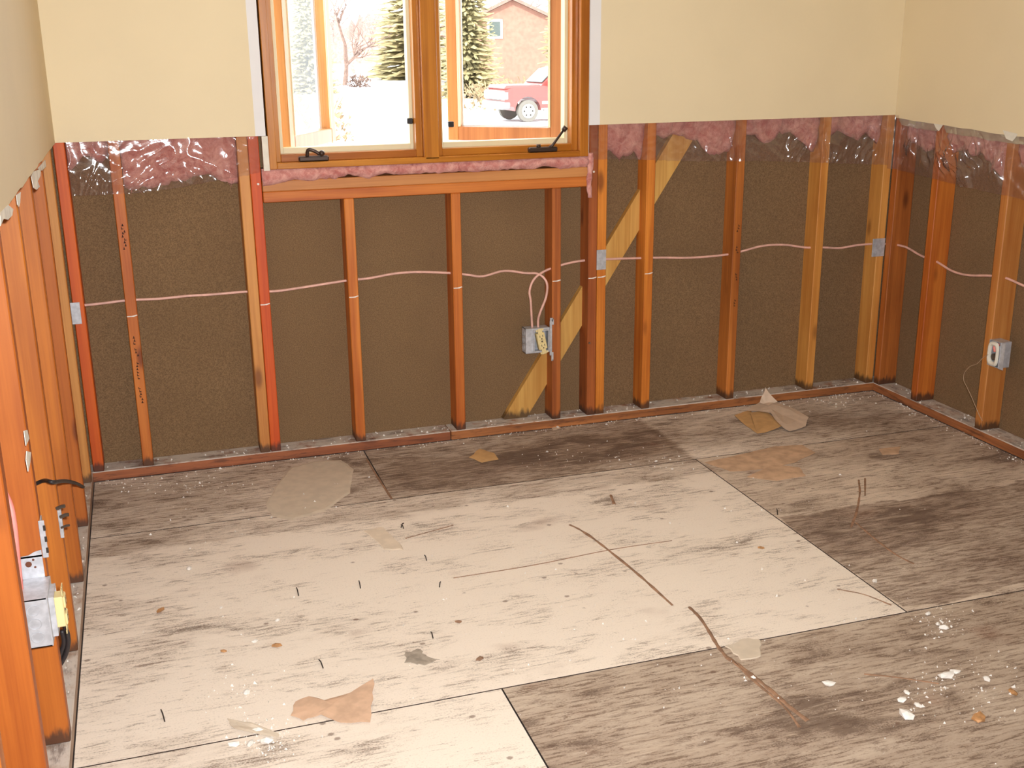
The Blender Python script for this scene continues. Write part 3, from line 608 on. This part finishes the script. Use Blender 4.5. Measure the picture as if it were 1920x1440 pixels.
def outlet_box(c, u, v, w, depth, label, tilt=0.0, shift=0.0, knocks=True, hs=.05, name='electrical_box', proud=.004):
    root = empty(name, c-v*hs); tag(root, label, 'electrical box')
    bm = bmesh.new(); h = hs; tk = .002
    for a, b in (((-h, -h, -depth), (h, h, -depth+tk)), ((-h, -h, -depth), (-h+tk, h, 0)), ((h-tk, -h, -depth), (h, h, 0)), ((-h, h-tk, -depth), (h, h, 0)), ((-h, -h, -depth), (h, -h+tk, 0))): obox(bm, c, u, v, w, a, b)
    build('box_body', bm, 'galvanised', root)
    bm = bmesh.new(); rect_loop(bm, c+u*shift, u, v, w, .029, .040, .033, .044, 0, .012); oc = c
    for a, b in (((-h, .044, 0), (h, h, .002)), ((-h, -h, 0), (h, -.044, .002)), ((-h, -.044, 0), (shift-.033, .044, .002)), ((shift+.033, -.044, 0), (h, .044, .002))): obox(bm, c, u, v, w, a, b)
    build('plaster_ring', bm, 'galvanised', root)
    if knocks:
        for k in (-1, 0, 1):
            bm = bmesh.new(); cc = c+v*(k*.030)-w*(depth*.5)-u*(h+.0006)
            for a in range(20):
                a0, a1 = 2*math.pi*a/20, 2*math.pi*(a+1)/20; e = lambda q, r_: cc+v*(math.cos(q)*r_)+w*(math.sin(q)*r_)
                f = [bm.verts.new(e(a0, .0108)), bm.verts.new(e(a1, .0108)), bm.verts.new(e(a1, .0125)), bm.verts.new(e(a0, .0125))]; g_ = [bm.verts.new(q.co-u*.001) for q in f]
                bm.faces.new(g_); [bm.faces.new((f[i], f[(i+1) % 4], g_[(i+1) % 4], g_[i])) for i in range(4)]
            build('knockout', bm, 'galvanised', root)
    um = (u*math.cos(tilt)+v*math.sin(tilt)); vm = (v*math.cos(tilt)-u*math.sin(tilt))
    receptacle(root, c+u*shift+w*(.013+proud), um, vm, w)
    return root
UX, UZ = Vector((1, 0, 0)), Vector((0, 0, 1))
r1 = outlet_box(B1c, UX, UZ, Vector((0, -1, 0)), .045, 'square metal outlet box with twisted ivory receptacle on cripple stud under window', tilt=math.radians(12), shift=.012)
bm = bmesh.new(); bx(bm, (1.751, -.0035, .31), (1.7605, .0, .45)); bx(bm, (1.7605, -.003, .435), (1.768, -.0002, .458)); bx(bm, (1.752, -.003, .448), (1.764, -.0006, .463)); bx(bm, (1.758, -.003, .286), (1.7665, -.0005, .322)); build('side_bracket', bm, 'galvanised', r1)
for q in [(1.764, .458), (1.763, .289)]:
    bm = bmesh.new(); bmesh.ops.create_icosphere(bm, subdivisions=1, radius=.0035, matrix=Matrix.Translation((q[0], -.004, q[1]))); build('nail_head', bm, 'steel_nail', r1)
# box on the dense stud row, receptacle facing the room
B2c = Vector((.004, -1.782, .388)); YV = Vector((0, 1, 0))
r2 = outlet_box(B2c, YV, UZ, UX, .052, 'square metal outlet box with three knockouts, nailed to the dense stud row', hs=.0535, proud=.012)
bm = bmesh.new(); y = -1.7285
bx(bm, (-.052, y-.0015, .440), (-.004, y, .492)); prism(bm, [(-.052, y-.0015, .492), (-.03, y-.0015, .494), (-.018, y-.0015, .50), (-.004, y-.0015, .503), (-.004, y-.0015, .488), (-.052, y-.0015, .488)], (0, .0015, 0)); build('stud_bracket', bm, 'galvanised', r2)
for hx, hz, hr in ((-.032, .474, .0065), (-.022, .483, .0025), (-.02, .466, .0025)):
    bm = bmesh.new(); cyl(bm, Vector((hx, y-.002, hz)), Vector((hx, y-.0012, hz)), hr, 12); build('bracket_hole', bm, 'wood_red', r2)
cable('electrical_cable', [ony(-6, 900, -1.74), ony(8, 922, -1.745), ony(20, 950, -1.76), ony(27, 990, -1.77), ony(32, 1040, -1.775), ony(37, 1090, -1.775), ony(40, 1128, -1.775)], 'cable_hotpink', 'thick bright pink cable dropping into the outlet box on the dense stud row', r=.0062)
cable('electrical_cable', [ony(*q, -1.67) for q in [(108, 1158), (120, 1172), (128, 1196), (125, 1222), (113, 1246), (112, 1232), (120, 1205), (116, 1182)]], 'cable_black', 'black cable loop hanging behind the outlet box on the dense stud row', r=.0052)
cable('electrical_cable', [Vector((-.055, -1.322, .496)), Vector((-.022, -1.345, .515)), onx(100, 904, .007), onx(122, 902, .007), onx(142, 906, .006), onx(156, 913, .004)], 'cable_black', 'stiff black cable bowed across three studs of the dense row', r=.005)
# small metal brackets on the dense stud row
bm = bmesh.new(); a, b = ony(71, 977, -1.730), ony(88, 1045, -1.730); bx(bm, (a.x, -1.7315, b.z), (b.x+.004, -1.7285, a.z), .0008); bx(bm, (.0005, -1.7285, b.z), (.0025, -1.70, a.z))
rt = build('metal_bracket', bm, 'galvanised'); tag(rt, 'small galvanised bracket with slots, above the outlet box on the same stud', 'metal plate')
for k in range(3): z = b.z+(a.z-b.z)*(.2+.3*k); box('slot', (a.x+.008, -1.7323, z-.006), (a.x+.013, -1.7314, z+.006), 'slot_dark', rt)
bm = bmesh.new(); a, b = ony(107, 957, -1.318), ony(121, 1008, -1.318); bx(bm, (a.x, -1.320, b.z), (b.x, -1.317, a.z), .0008); bx(bm, (.0005, -1.317, b.z), (.0025, -1.29, a.z))
rt = build('clip_bracket', bm, 'galvanised'); tag(rt, 'metal strip with three bent nails, on the stud behind the outlet box', 'metal plate')
for k, q in enumerate([(112, 950), (119, 966), (121, 986)]):
    p = ony(*q, -1.322); bm = bmesh.new(); tube(bm, [p+Vector((-.008, 0, -.004)), p+Vector((.004, -.003, .001)), p+Vector((.012, -.005, .002))], .0045 if k < 2 else .003, 8); build('bent_nail', bm, 'steel_nail', rt)
# right wall: narrow box with white ring and thin wire
B3 = Vector((W-.006, -.724, .357)); UY = Vector((0, -1, 0)); WX_ = Vector((-1, 0, 0))
r3 = empty('electrical_box', B3-UZ*.05); tag(r3, 'narrow metal outlet box with white plaster ring on pale side-wall stud', 'electrical box')
bm = bmesh.new()
for a, b in (((-.03, -.05, -.05), (-.028, .05, 0)), ((.028, -.05, -.05), (.03, .05, 0)), ((-.028, .048, -.05), (.028, .05, 0)), ((-.028, -.05, -.05), (.028, -.048, 0)), ((-.028, -.048, -.05), (.028, .048, -.048))): obox(bm, B3, UY, UZ, WX_, a, b)
build('box_body', bm, 'galvanised', r3)
bm = bmesh.new(); ring = []
for i in range(24):
    a = 2*math.pi*i/24; cx_, sy_ = math.cos(a), math.sin(a); px_ = .024*math.copysign(abs(cx_)**.55, cx_); pz_ = .042*math.copysign(abs(sy_)**.55, sy_)
    ring.append((px_, pz_))
L = []
for i, (a, b) in enumerate(ring): L.append([bm.verts.new(B3+UY*(a*s_)+UZ*(b*s_)+WX_*d_) for s_, d_ in ((1.12, .001), (1.05, .010), (.80, .010), (.76, -.004))])
for i in range(24):
    p, q = L[i], L[(i+1) % 24]
    for k in range(3): bm.faces.new((p[k], p[k+1], q[k+1], q[k]))
build('plaster_ring', bm, 'paper_white', r3, smooth=True)
bm = bmesh.new(); cyl(bm, B3+UZ*-.012+WX_*-.03, B3+UZ*-.012+WX_*.002, .013, 16); build('wire_nut', bm, 'steel_nail', r3)
bm = bmesh.new(); tube(bm, spline([B3+UZ*.035+WX_*-.02, B3+UZ*.026+UY*-.004+WX_*-.004, B3+UZ*.008+WX_*-.006], 5), .0065, 8); build('cable_end', bm, 'cable_hotpink', r3, smooth=True)
bm = bmesh.new(); obox(bm, B3, UY, UZ, WX_, (.03, -.052, -.004), (.052, .052, -.002)); build('side_bracket', bm, 'galvanised', r3)
cable('thin_wire', [B3+UZ*-.006+UY*-.016+WX_*.012] + [onx(*q, W-.012) for q in [(1842, 672), (1832, 682), (1818, 688), (1808, 700), (1807, 713), (1813, 726), (1821, 743), (1829, 762), (1836, 778), (1842, 789)]], 'wire_tan', 'thin pale wire curling down from the narrow outlet box', r=.0013, cat='wire')
# nail heads in studs
for q, sx in [((1105, 643), 1.932), ((1113, 322), 1.932), ((484, 345), .6535)]:
    p = ony(*q); bm = bmesh.new(); cyl(bm, (p.x, -.003, p.z), (p.x, .001, p.z), .004, 10); build('nail_head', bm, 'steel_nail' if q[1] > 400 else 'plaster', studs[sx])

# ------------------------------------------------------------------ scraps and rubble on the floor
def scrap(name, px, mat, label, lift=None, th=.0009, cat='paper scrap', sub=3, jag=.003, wave=.004):
    pts = [onz(*p) for p in px]; lift = lift or [0]*len(pts); ring = []
    for i, p in enumerate(pts):
        j = (i+1) % len(pts)
        for k in range(sub):
            s = k/sub; q = p.lerp(pts[j], s)+Vector((random.uniform(-jag, jag), random.uniform(-jag, jag), 0)); h = lift[i]*(1-s)+lift[j]*s
            ring.append(q+Vector((0, 0, h)))
    c = sum(ring, Vector())/len(ring); c.z = min(c.z, .012)
    bm = bmesh.new(); lay = []
    for dz in (.0012, .0012+th):
        rr = []
        for f in (1, .66, .33): rr.append([bm.verts.new(c+(p-c)*f+Vector((0, 0, dz+wave*(1-f)*f*2+wave*.3*noise.noise(p*30)*0))) for p in ring])
        rr.append([bm.verts.new(c+Vector((0, 0, dz+wave*.4)))]); lay.append(rr)
    n = len(ring)
    for rr in lay:
        for a, b in ((rr[0], rr[1]), (rr[1], rr[2])):
            for i in range(n): bm.faces.new((a[i], a[(i+1) % n], b[(i+1) % n], b[i]))
        for i in range(n): bm.faces.new((rr[2][i], rr[2][(i+1) % n], rr[3][0]))
    for i in range(n): bm.faces.new((lay[0][0][i], lay[0][0][(i+1) % n], lay[1][0][(i+1) % n], lay[1][0][i]))
    return tag(build(name, bm, mat), label, cat)
scrap('paper_scrap', [(545, 1345), (556, 1318), (580, 1310), (605, 1315), (640, 1309), (672, 1300), (702, 1283), (700, 1320), (694, 1357), (640, 1358), (600, 1345), (570, 1352)], 'kraft', 'torn brown kraft paper piece lying near a long plywood joint', [.002, .004, .006, 0, .004, .006, .016, .012, .003, .002, .004, .001])
scrap('paper_scrap', [(1320, 868), (1400, 850), (1450, 838), (1505, 835), (1530, 850), (1490, 868), (1440, 880), (1370, 885)], 'kraft_dull', 'flat dull brown paper sheet stuck to the stained floor', None)
scrap('paper_scrap', [(1400, 895), (1450, 872), (1500, 878), (1510, 893), (1455, 903)], 'kraft_dull', 'smaller brown paper scrap overlapping the flat brown sheet', None, .0022)
scrap('paper_scrap', [(1376, 780), (1408, 770), (1412, 788), (1420, 815), (1400, 800)], 'kraft_yellow', 'tan kraft strip tucked under the crumpled pale paper', [.002]*5)
scrap('paper_scrap', [(1406, 778), (1436, 774), (1468, 802), (1440, 812), (1420, 815)], 'kraft_yellow', 'yellowish kraft square under the crumpled pale paper', [.008, .010, .006, .004, .003], wave=.006)
scrap('paper_scrap', [(1400, 775), (1432, 762), (1460, 770), (1490, 780), (1516, 792), (1510, 803), (1480, 811), (1462, 803), (1436, 774)], 'scrap_paper', 'crumpled pale paper sheet standing up beside the bottom plate', [.01, .03, .03, .028, .02, .008, .004, .012, .022], wave=.012)
scrap('paper_scrap', [(1424, 768), (1432, 764), (1456, 768), (1440, 774)], 'scrap_paper', 'pointed pale paper strip sticking up above the crumpled sheet', [.03, .085, .034, .03])
scrap('paper_scrap', [(880, 858), (900, 842), (925, 850), (935, 862), (905, 868)], 'kraft_yellow', 'small yellowish paper leaf near the bottom plate under the window', None)
scrap('paper_scrap', [(1648, 842), (1690, 838), (1684, 852), (1655, 854)], 'kraft_dull', 'small brown paper leaf near the far room corner', None)
scrap('paper_scrap', [(428, 1352), (470, 1362), (522, 1378), (520, 1384), (460, 1376), (432, 1364)], 'putty', 'grey curled paper sliver beside a pile of plaster crumbs', [.004, .01, .002, .001, .006, .002])
scrap('paper_scrap', [(1032, 800), (1050, 796), (1050, 804), (1036, 808)], 'scrap_paper', 'tiny pale paper square against the bottom plate', None)
def chip(px, mat, label, size, group=None, cat='debris', name='wood_chip', flat=.35):
    p = onz(*px); bm = bmesh.new(); bmesh.ops.create_icosphere(bm, subdivisions=1, radius=size)
    ang = random.random()*3; sd = random.random()*50
    for v in bm.verts:
        k = 1+.55*noise.noise(v.co/size*1.3+Vector((sd, 0, 0))); q = v.co*k; x, y = q.x*1.25, q.y*.8
        v.co = Vector((x*math.cos(ang)-y*math.sin(ang), x*math.sin(ang)+y*math.cos(ang), q.z*flat)) 
    zmin = min(v.co.z for v in bm.verts)
    for v in bm.verts: v.co += p+Vector((0, 0, -zmin+.0002))
    return tag(build(name, bm, mat), label, cat, group)
for q, s in [((300, 1148), .013), ((420, 1222), .008), ((518, 1212), .011), ((1427, 1028), .009)]:
    chip(q, 'chip_brown', {300: 'curled orange-brown leaf chip beside the dense stud row', 420: 'small tan chip at the end of a dark scratch', 518: 'oval golden brown chip on the pale plywood sheet', 1427: 'golden leaf chip alone on the brightest plywood sheet'}[q[0]], s)
for q, s, l in [((1835, 1350), .018, 'flat dark brown wood splinter among plaster rubble'), ((1900, 1300), .013, 'orange chip beside scattered plaster rubble'), ((900, 1236), .010, 'dark reddish chip on the pale plywood sheet'), ((860, 1167), .008, 'small black chip beside the pale sheet marks')]:
    chip(q, 'chip_brown' if s > .011 else 'glue_brown', l, s)
for q, s in [((1700, 1345), .016), ((1690, 1316), .012), ((1555, 1288), .012), ((1775, 1270), .018), ((1790, 1262), .012), ((1770, 1180), .012), ((1640, 1092), .010), ((1740, 1152), .008), ((1758, 1172), .008), ((1230, 866), .006), ((485, 1372), .012), ((500, 1392), .014), ((470, 1400), .012), ((440, 1398), .010), ((462, 1300), .010), ((478, 1204), .008), ((415, 1140), .006), ((355, 1068), .010), ((520, 1165), .007), ((1045, 802), .008), ((1460, 758), .005), ((640, 846), .006), ((1850, 1275), .010), ((1720, 1325), .010), ((1700, 1300), .008), ((1260, 880), .006)]:
    lab = ('white plaster lump in the rubble around the dark brown splinter' if q[0] > 1500 and q[1] > 1240 else 'white plaster lump at the corner where dark and pale plywood sheets meet' if q[0] > 1500 and q[1] > 1000
           else 'white plaster lump in the crumb pile by the grey paper sliver' if q[1] > 1290 else 'white plaster lump on the pale sheet near the dense stud row' if q[1] > 1000 else 'tiny white plaster lump at the foot of the window wall')
    chip(q, 'plaster', lab, s, 'loose plaster lumps on the floor', 'plaster lump', 'plaster_lump', .5)
for i, (a, b) in enumerate([((556, 1103), (560, 1118)), ((757, 982), (752, 990)), ((812, 1198), (808, 1186)), ((796, 1042), (800, 1052)), ((302, 1332), (309, 1354)), ((598, 1238), (606, 1254)), ((673, 1090), (676, 1104)), ((826, 1092), (824, 1102)), ((752, 985), (757, 992)), ((1456, 955), (1458, 966))]):
    p, q = onz(*a), onz(*b); bm = bmesh.new(); tube(bm, [p+Vector((0, 0, .002)), p.lerp(q, .5)+Vector((0, 0, .008)), q+Vector((0, 0, .002))], .0016, 6)
    tag(build('staple', bm, 'slot_dark'), 'bent dark staple sticking out of the plywood', 'staple', 'old staples left in the plywood')
# uncountable plaster crumbs
bm = bmesh.new(); zones = [((500, 1385), 60, 38, 150), ((450, 1290), 60, 50, 50), ((1770, 1165), 45, 30, 60), ((1780, 1290), 110, 60, 140), ((1100, 858), 120, 26, 60), ((1230, 865), 80, 20, 50), ((330, 910), 150, 18, 120), ((1560, 750), 80, 16, 100), ((1000, 1000), 700, 330, 260), ((1560, 1250), 300, 150, 90), ((420, 950), 200, 90, 60)]
def crumb(p, s):
    k = [Vector((random.uniform(-1, 1), random.uniform(-1, 1), random.uniform(-.2, .3)))*s for _ in range(3)]
    a = [bm.verts.new(p+q) for q in k]; t_ = bm.verts.new(p+Vector((0, 0, s*1.1))); bm.faces.new(a); [bm.faces.new((a[i], a[(i+1) % 3], t_)) for i in range(3)]
for (c_, sx, sy, n_) in zones:
    for _ in range(n_):
        p = onz(random.gauss(c_[0], sx*.55), random.gauss(c_[1], sy*.55))
        if .01 < p.x < W-.01 and YF < p.y < -.006: crumb(p+Vector((0, 0, .0012)), random.choice([.002, .0025, .003, .0045, .006])*random.uniform(.5, 1.1))
for _ in range(520):                                                    # along the foot of the bottom plates
    if random.random() < .62: p = Vector((random.uniform(.02, W-.02), -.004-abs(random.gauss(0, .022)), .001))
    else: p = Vector((W-.004-abs(random.gauss(0, .03)), random.uniform(-1.1, -.02), .001))
    crumb(p, random.uniform(.0012, .005))
for _ in range(420):                                                    # lying on the plates between the studs
    if random.random() < .5: p = Vector((random.uniform(.03, W-.02), random.uniform(.006, .08), ST+.001))
    elif random.random() < .6: p = Vector((random.uniform(-.07, -.004), random.uniform(-2.2, -.1), ST+.001))
    else: p = Vector((W+random.uniform(.005, .08), random.uniform(-1.1, -.04), ST+.001))
    crumb(p, random.uniform(.0015, .0065))
cr = build('plaster_crumbs', bm, 'plaster', origin=(0, 0, 0)); tag(cr, 'fine white plaster crumbs and dust strewn over floor and bottom plates', 'debris', kind='stuff')

# ------------------------------------------------------------------ outdoors
GZ = -1.2
bm = bmesh.new(); G = []
for i in range(41):
    G.append([])
    for j in range(41):
        x = -60+i*4.5; y = .6+(j/40)**1.7*200; G[-1].append(bm.verts.new((x, y, GZ+.03*noise.noise(Vector((x*.11, y*.11, 0))))))
for i in range(40):
    for j in range(40): bm.faces.new((G[i][j], G[i+1][j], G[i+1][j+1], G[i][j+1]))
gr = build('ground', bm, 'snow', smooth=True, origin=(0, 0, GZ)); tag(gr, 'bright snow covered yard outside the window', 'ground', kind='structure')
bm = bmesh.new(); pa = [onz(x, y, GZ-.02) for x, y in [(520, 200), (600, 198), (700, 196), (800, 192), (850, 193), (850, 201), (800, 200), (700, 203), (600, 206), (520, 210)]]
prism(bm, pa, (0, 0, .055)); tag(build('lawn_strip', bm, 'dry_lawn'), 'strip of dry yellowish grass showing through the snow', 'grass')
def spruce(base, H, R, label, seed):
    rnd = random.Random(seed); root = empty('spruce_tree', base); tag(root, label, 'tree'); bm = bmesh.new(); tube(bm, [base, base+Vector((0, 0, H*.96))], R*.06, 8, taper=.02); build('trunk', bm, 'bark', root)
    bm = bmesh.new(); nl = 44
    for l in range(nl):
        z = H*(.04+.94*l/nl); rr = R*(1-l/nl)**.85+.15; nb = int(12+12*(1-l/nl))
        for b in range(nb):
            an = 2*math.pi*(b+rnd.random())/nb; ln = rr*rnd.uniform(.7, 1.12); dv = Vector((math.cos(an), math.sin(an), 0)); sd = Vector((-dv.y, dv.x, 0)); prev = None
            for k in range(6):
                t_ = k/5; p = base+Vector((0, 0, z+rnd.uniform(-.10, .10)-ln*(.34*t_-.16*t_*t_)))+dv*ln*t_; w_ = ln*rnd.uniform(.08, .20)*(1-t_)**.6*(1 if k % 2 else .5)+.03
                cur = (bm.verts.new(p-sd*w_-Vector((0, 0, w_*.5))), bm.verts.new(p+Vector((0, 0, .03))), bm.verts.new(p+sd*w_-Vector((0, 0, w_*.5))))
                if prev: bm.faces.new((prev[0], prev[1], cur[1], cur[0])); bm.faces.new((prev[1], prev[2], cur[2], cur[1]))
                prev = cur
    fo = build('boughs', bm, 'needles', root); fo['kind'] = 'stuff'; return root
def gp(px, d): 
    v = ray(px, 140); s = d/math.hypot(v.x, v.y); return Vector((C.x+v.x*s, C.y+v.y*s, GZ))
spruce(gp(780, 96), 18, 4.6, 'tall dark spruce behind the window mullion', 3)
spruce(gp(878, 62), 11, 1.9, 'slim spruce standing before the red house', 4)
spruce(gp(1066, 64), 12, 1.7, 'spruce beside the red house, behind the pickup cab', 5)
spruce(gp(580, 70), 9, 1.7, 'spruce seen through the sash opened beside the dense stud row', 6)
def bare_tree(name, base, H, label, seed, mat='bark', group=None, lean=.2, depth=5, r0=.16):
    rnd = random.Random(seed); bm = bmesh.new()
    def br(p, d, L, r, k):
        n = 4; pts = [p]
        for i in range(n):
            d = (d+Vector((rnd.uniform(-1, 1), rnd.uniform(-1, 1), rnd.uniform(-.4, .6)))*.22).normalized(); pts.append(pts[-1]+d*L/n)
        tube(bm, pts, r, 5 if k > 2 else 3, cap=False, taper=r*.62)
        if k:
            for _ in range(3 if k > 1 else 2):
                q = pts[rnd.choice([2, 3, 4])]; e = (d+Vector((rnd.uniform(-1, 1), rnd.uniform(-1, 1), rnd.uniform(-.5, .7)))*.9).normalized(); br(q, e, L*rnd.uniform(.55, .8), r*.55, k-1)
    br(base, Vector((lean, 0, 1)).normalized(), H*.33, r0, depth)
    o = build(name, bm, mat, origin=base); return tag(o, label, 'tree', group)
bare_tree('bare_tree', gp(645, 84), 8.5, 'crooked bare fruit tree on the snow by the tall spruce', 12, lean=.25, r0=.2)
for i, px in enumerate([540, 580, 622, 664, 706, 850, 930, 1000, 1070]):
    bare_tree('woodland_tree', gp(px, 120+16*(i % 3)), 11+2*(i % 4), 'leafless pinkish tree in the far woods', 40+i, 'twig', 'leafless trees of the far woods', .05*(i % 3-1), 5, .22)
bm = bmesh.new(); rows = []
for i in range(121):
    px = 300+i*8; b0 = gp(px, 185); cr_ = 7.0+3.2*noise.noise(Vector((i*.13, 2, 0)))+1.6*noise.noise(Vector((i*.9, 7, 0)))
    rows.append([bm.verts.new(b0+Vector((0, 0, -1))), bm.verts.new(b0+Vector((0, 0, cr_*.6))), bm.verts.new(b0+Vector((FW.x, FW.y, 0))*8+Vector((0, 0, cr_))), bm.verts.new(b0+Vector((FW.x, FW.y, 0))*40+Vector((0, 0, -1)))])
for a, b in zip(rows, rows[1:]):
    for k in range(3): bm.faces.new((a[k], b[k], b[k+1], a[k+1]))
tag(build('hillside', bm, 'twig', smooth=True), 'far pinkish wooded hillside behind the snowy yard', 'hill', kind='structure')
# shrubs
def shrub(px, d, r, h, label, seed, mat='hedge'):
    rnd = random.Random(seed); b = gp(px, d); bm = bmesh.new()
    for _ in range(420):
        a = rnd.random()*6.283; q = math.sqrt(rnd.random())*r; z = rnd.random()*h*(1-.45*(q/r)**2); p = b+Vector((math.cos(a)*q, math.sin(a)*q, z)); s = rnd.uniform(.06, .16)
        v_ = [bm.verts.new(p+Vector((rnd.uniform(-1, 1), rnd.uniform(-1, 1), rnd.uniform(-1, 1)))*s) for _ in range(3)]; bm.faces.new(v_)
    for _ in range(16):
        a = rnd.random()*6.283; tube(bm, [b+Vector((0, 0, .05)), b+Vector((math.cos(a)*r*.5, math.sin(a)*r*.5, h*.5)), b+Vector((math.cos(a)*r*.8, math.sin(a)*r*.8, h*.85))], .02, 3)
    return tag(build('shrub', bm, mat, origin=b), label, 'shrub')
shrub(590, 34, 1.0, 1.5, 'brown leafed shrub seen through the sash beside the dense stud row', 1); shrub(908, 50, 1.0, 1.3, 'low brown shrub on the snow before the red house', 2); shrub(972, 56, 1.6, 1.2, 'wide brown shrub behind the pickup hood', 3); shrub(672, 80, .8, .9, 'small dark shrub at the foot of the crooked bare tree', 4, 'bark')
# red gabled house
hb = gp(962, 76); fwd = Vector((FW.x, FW.y, 0)).normalized(); rgt = Vector((fwd.y, -fwd.x, 0)); Z = UZ
hs = empty('house', hb); tag(hs, 'red gabled house with white framed window beyond the yard', 'house')
def hpt(a, b, z): return hb+rgt*a+fwd*b+Z*z
bm = bmesh.new(); prism(bm, [hpt(-4.2, 0, 0), hpt(4.2, 0, 0), hpt(4.2, 0, 3.5), hpt(0, 0, 5.4), hpt(-4.2, 0, 3.5)], fwd*9); build('house_wall', bm, 'siding_red', hs)
for sg in (-1, 1):
    bm = bmesh.new(); prism(bm, [hpt(0, -.4, 5.42), hpt(sg*4.8, -.4, 3.25), hpt(sg*4.8, -.4, 3.45), hpt(0, -.4, 5.64)], fwd*9.8); build('roof_slope', bm, 'roof_brown', hs)
wx = -1.15
bm = bmesh.new()
for a, b in (((wx-.5, 3.05), (wx+.5, 3.2)), ((wx-.5, 4.1), (wx+.5, 4.25)), ((wx-.5, 3.05), (wx-.36, 4.25)), ((wx+.36, 3.05), (wx+.5, 4.25))): obox(bm, hb, rgt, fwd, Z, (a[0], -.06, a[1]), (b[0], -.005, b[1]))
wf_ = build('house_window', bm, 'white_trim', hs); bm = bmesh.new(); obox(bm, hb, rgt, fwd, Z, (wx-.36, -.03, 3.2), (wx+.36, -.004, 4.1)); build('pane', bm, 'truck_glass', wf_)
# pickup truck
tp = onz(990, 229, GZ); tp.z = GZ; view = Vector((tp.x-C.x, tp.y-C.y, 0)).normalized(); vr = Vector((view.y, -view.x, 0))
th = math.radians(23); hd = (-vr*math.cos(th)-view*math.sin(th)); side = Vector((-hd.y, hd.x, 0))
if side.dot(view) > 0: side = -side                                   # side points towards the camera flank
# local frame: x back from the front bumper along the truck, y towards camera flank, z up; near front wheel at x=.95,y=.95
to = tp + hd*.95 - side*.95
trk = empty('pickup_truck', to); tag(trk, 'red pickup truck with grey bumper parked on the snow', 'truck')
def tq(x, y, z): return to - hd*x + side*y + UZ*z
def tbox(name, a, b, mat, parent=trk, bev=.03):
    bm = bmesh.new(); obox(bm, to, -hd, side, UZ, a, b, bev); return build(name, bm, mat, parent)
def tprism(name, prof, y0, y1, mat, parent=trk):
    bm = bmesh.new(); prism(bm, [tq(x, y0, z) for x, z in prof], side*(y1-y0)); return build(name, bm, mat, parent)
arch = lambda cx_: [(cx_+.50*math.cos(math.pi*k/10), .40+.50*math.sin(math.pi*k/10)) for k in range(11)]
prof = [(.05, .62), (.05, 1.12), (.35, 1.22), (1.55, 1.26), (3.6, 1.24), (5.75, 1.22), (5.75, .55), (4.95, .50)] + arch(4.45) + [(3.92, .48), (1.48, .48)] + arch(.95) + [(.40, .55)]
tprism('truck_body', prof, -.97, .97, 'truck_red')
tprism('cab', [(1.50, 1.25), (2.15, 1.82), (2.5, 1.90), (3.35, 1.90), (3.62, 1.25)], -.86, .86, 'truck_red')
tprism('side_window', [(1.78, 1.28), (2.22, 1.76), (2.52, 1.82), (2.60, 1.28)], .845, .875, 'truck_glass'); tprism('side_window', [(2.70, 1.28), (2.64, 1.82), (3.28, 1.82), (3.45, 1.28)], .845, .875, 'truck_glass')
bm = bmesh.new(); prism(bm, [tq(1.60, -.74, 1.36), tq(1.60, .74, 1.36), tq(2.10, .70, 1.80), tq(2.10, -.70, 1.80)], (-hd*-.02+UZ*.02)); build('windshield', bm, 'truck_glass', trk)
tbox('hood', (.10, -.90, 1.10), (1.55, .90, 1.29), 'truck_red', bev=.08); tbox('front_bumper', (-.10, -1.0, .46), (.28, 1.0, .74), 'truck_grey', bev=.05); tbox('grille', (-.02, -.58, .78), (.08, .58, 1.10), 'chrome', bev=.03)
gl_ = tbox('grille_mesh', (-.035, -.48, .84), (.0, .48, 1.04), 'truck_grey', bev=.01)
for s_ in (-1, 1): tbox('headlight', (-.01, s_*.80-.17, .80), (.20, s_*.80+.175, 1.08), 'white_trim', bev=.03)
tbox('licence_plate', (-.125, -.16, .52), (-.095, .16, .68), 'white_trim', bev=.0)
tbox('door_mirror', (1.72, .98, 1.22), (1.86, 1.22, 1.46), 'truck_grey', bev=.03); tbox('running_board', (1.55, .93, .36), (3.85, 1.03, .46), 'truck_grey', bev=.02); tbox('side_trim', (1.5, .965, .62), (3.9, .985, .72), 'chrome', bev=.004)
for wx_ in (.95, 4.45):
    for wy in (.80, -.98):
        bm = bmesh.new(); cyl(bm, tq(wx_, wy, .39), tq(wx_, wy+.19, .39), .39, 24); wh = build('wheel', bm, 'tyre', trk)
        bm = bmesh.new(); ya = wy+.19 if wy > 0 else wy
        cyl(bm, tq(wx_, ya, .39), tq(wx_, ya+(.015 if wy > 0 else -.015), .39), .25, 20)
        build('wheel_rim', bm, 'chrome', wh)
        for k in range(6): a = k*math.pi/3; cc = tq(wx_+.16*math.cos(a), ya+(.01 if wy > 0 else -.01), .39+.16*math.sin(a)); bm = bmesh.new(); cyl(bm, cc, cc+side*(.012 if wy > 0 else -.012), .035, 8); build('rim_hole', bm, 'slot_dark', wh)
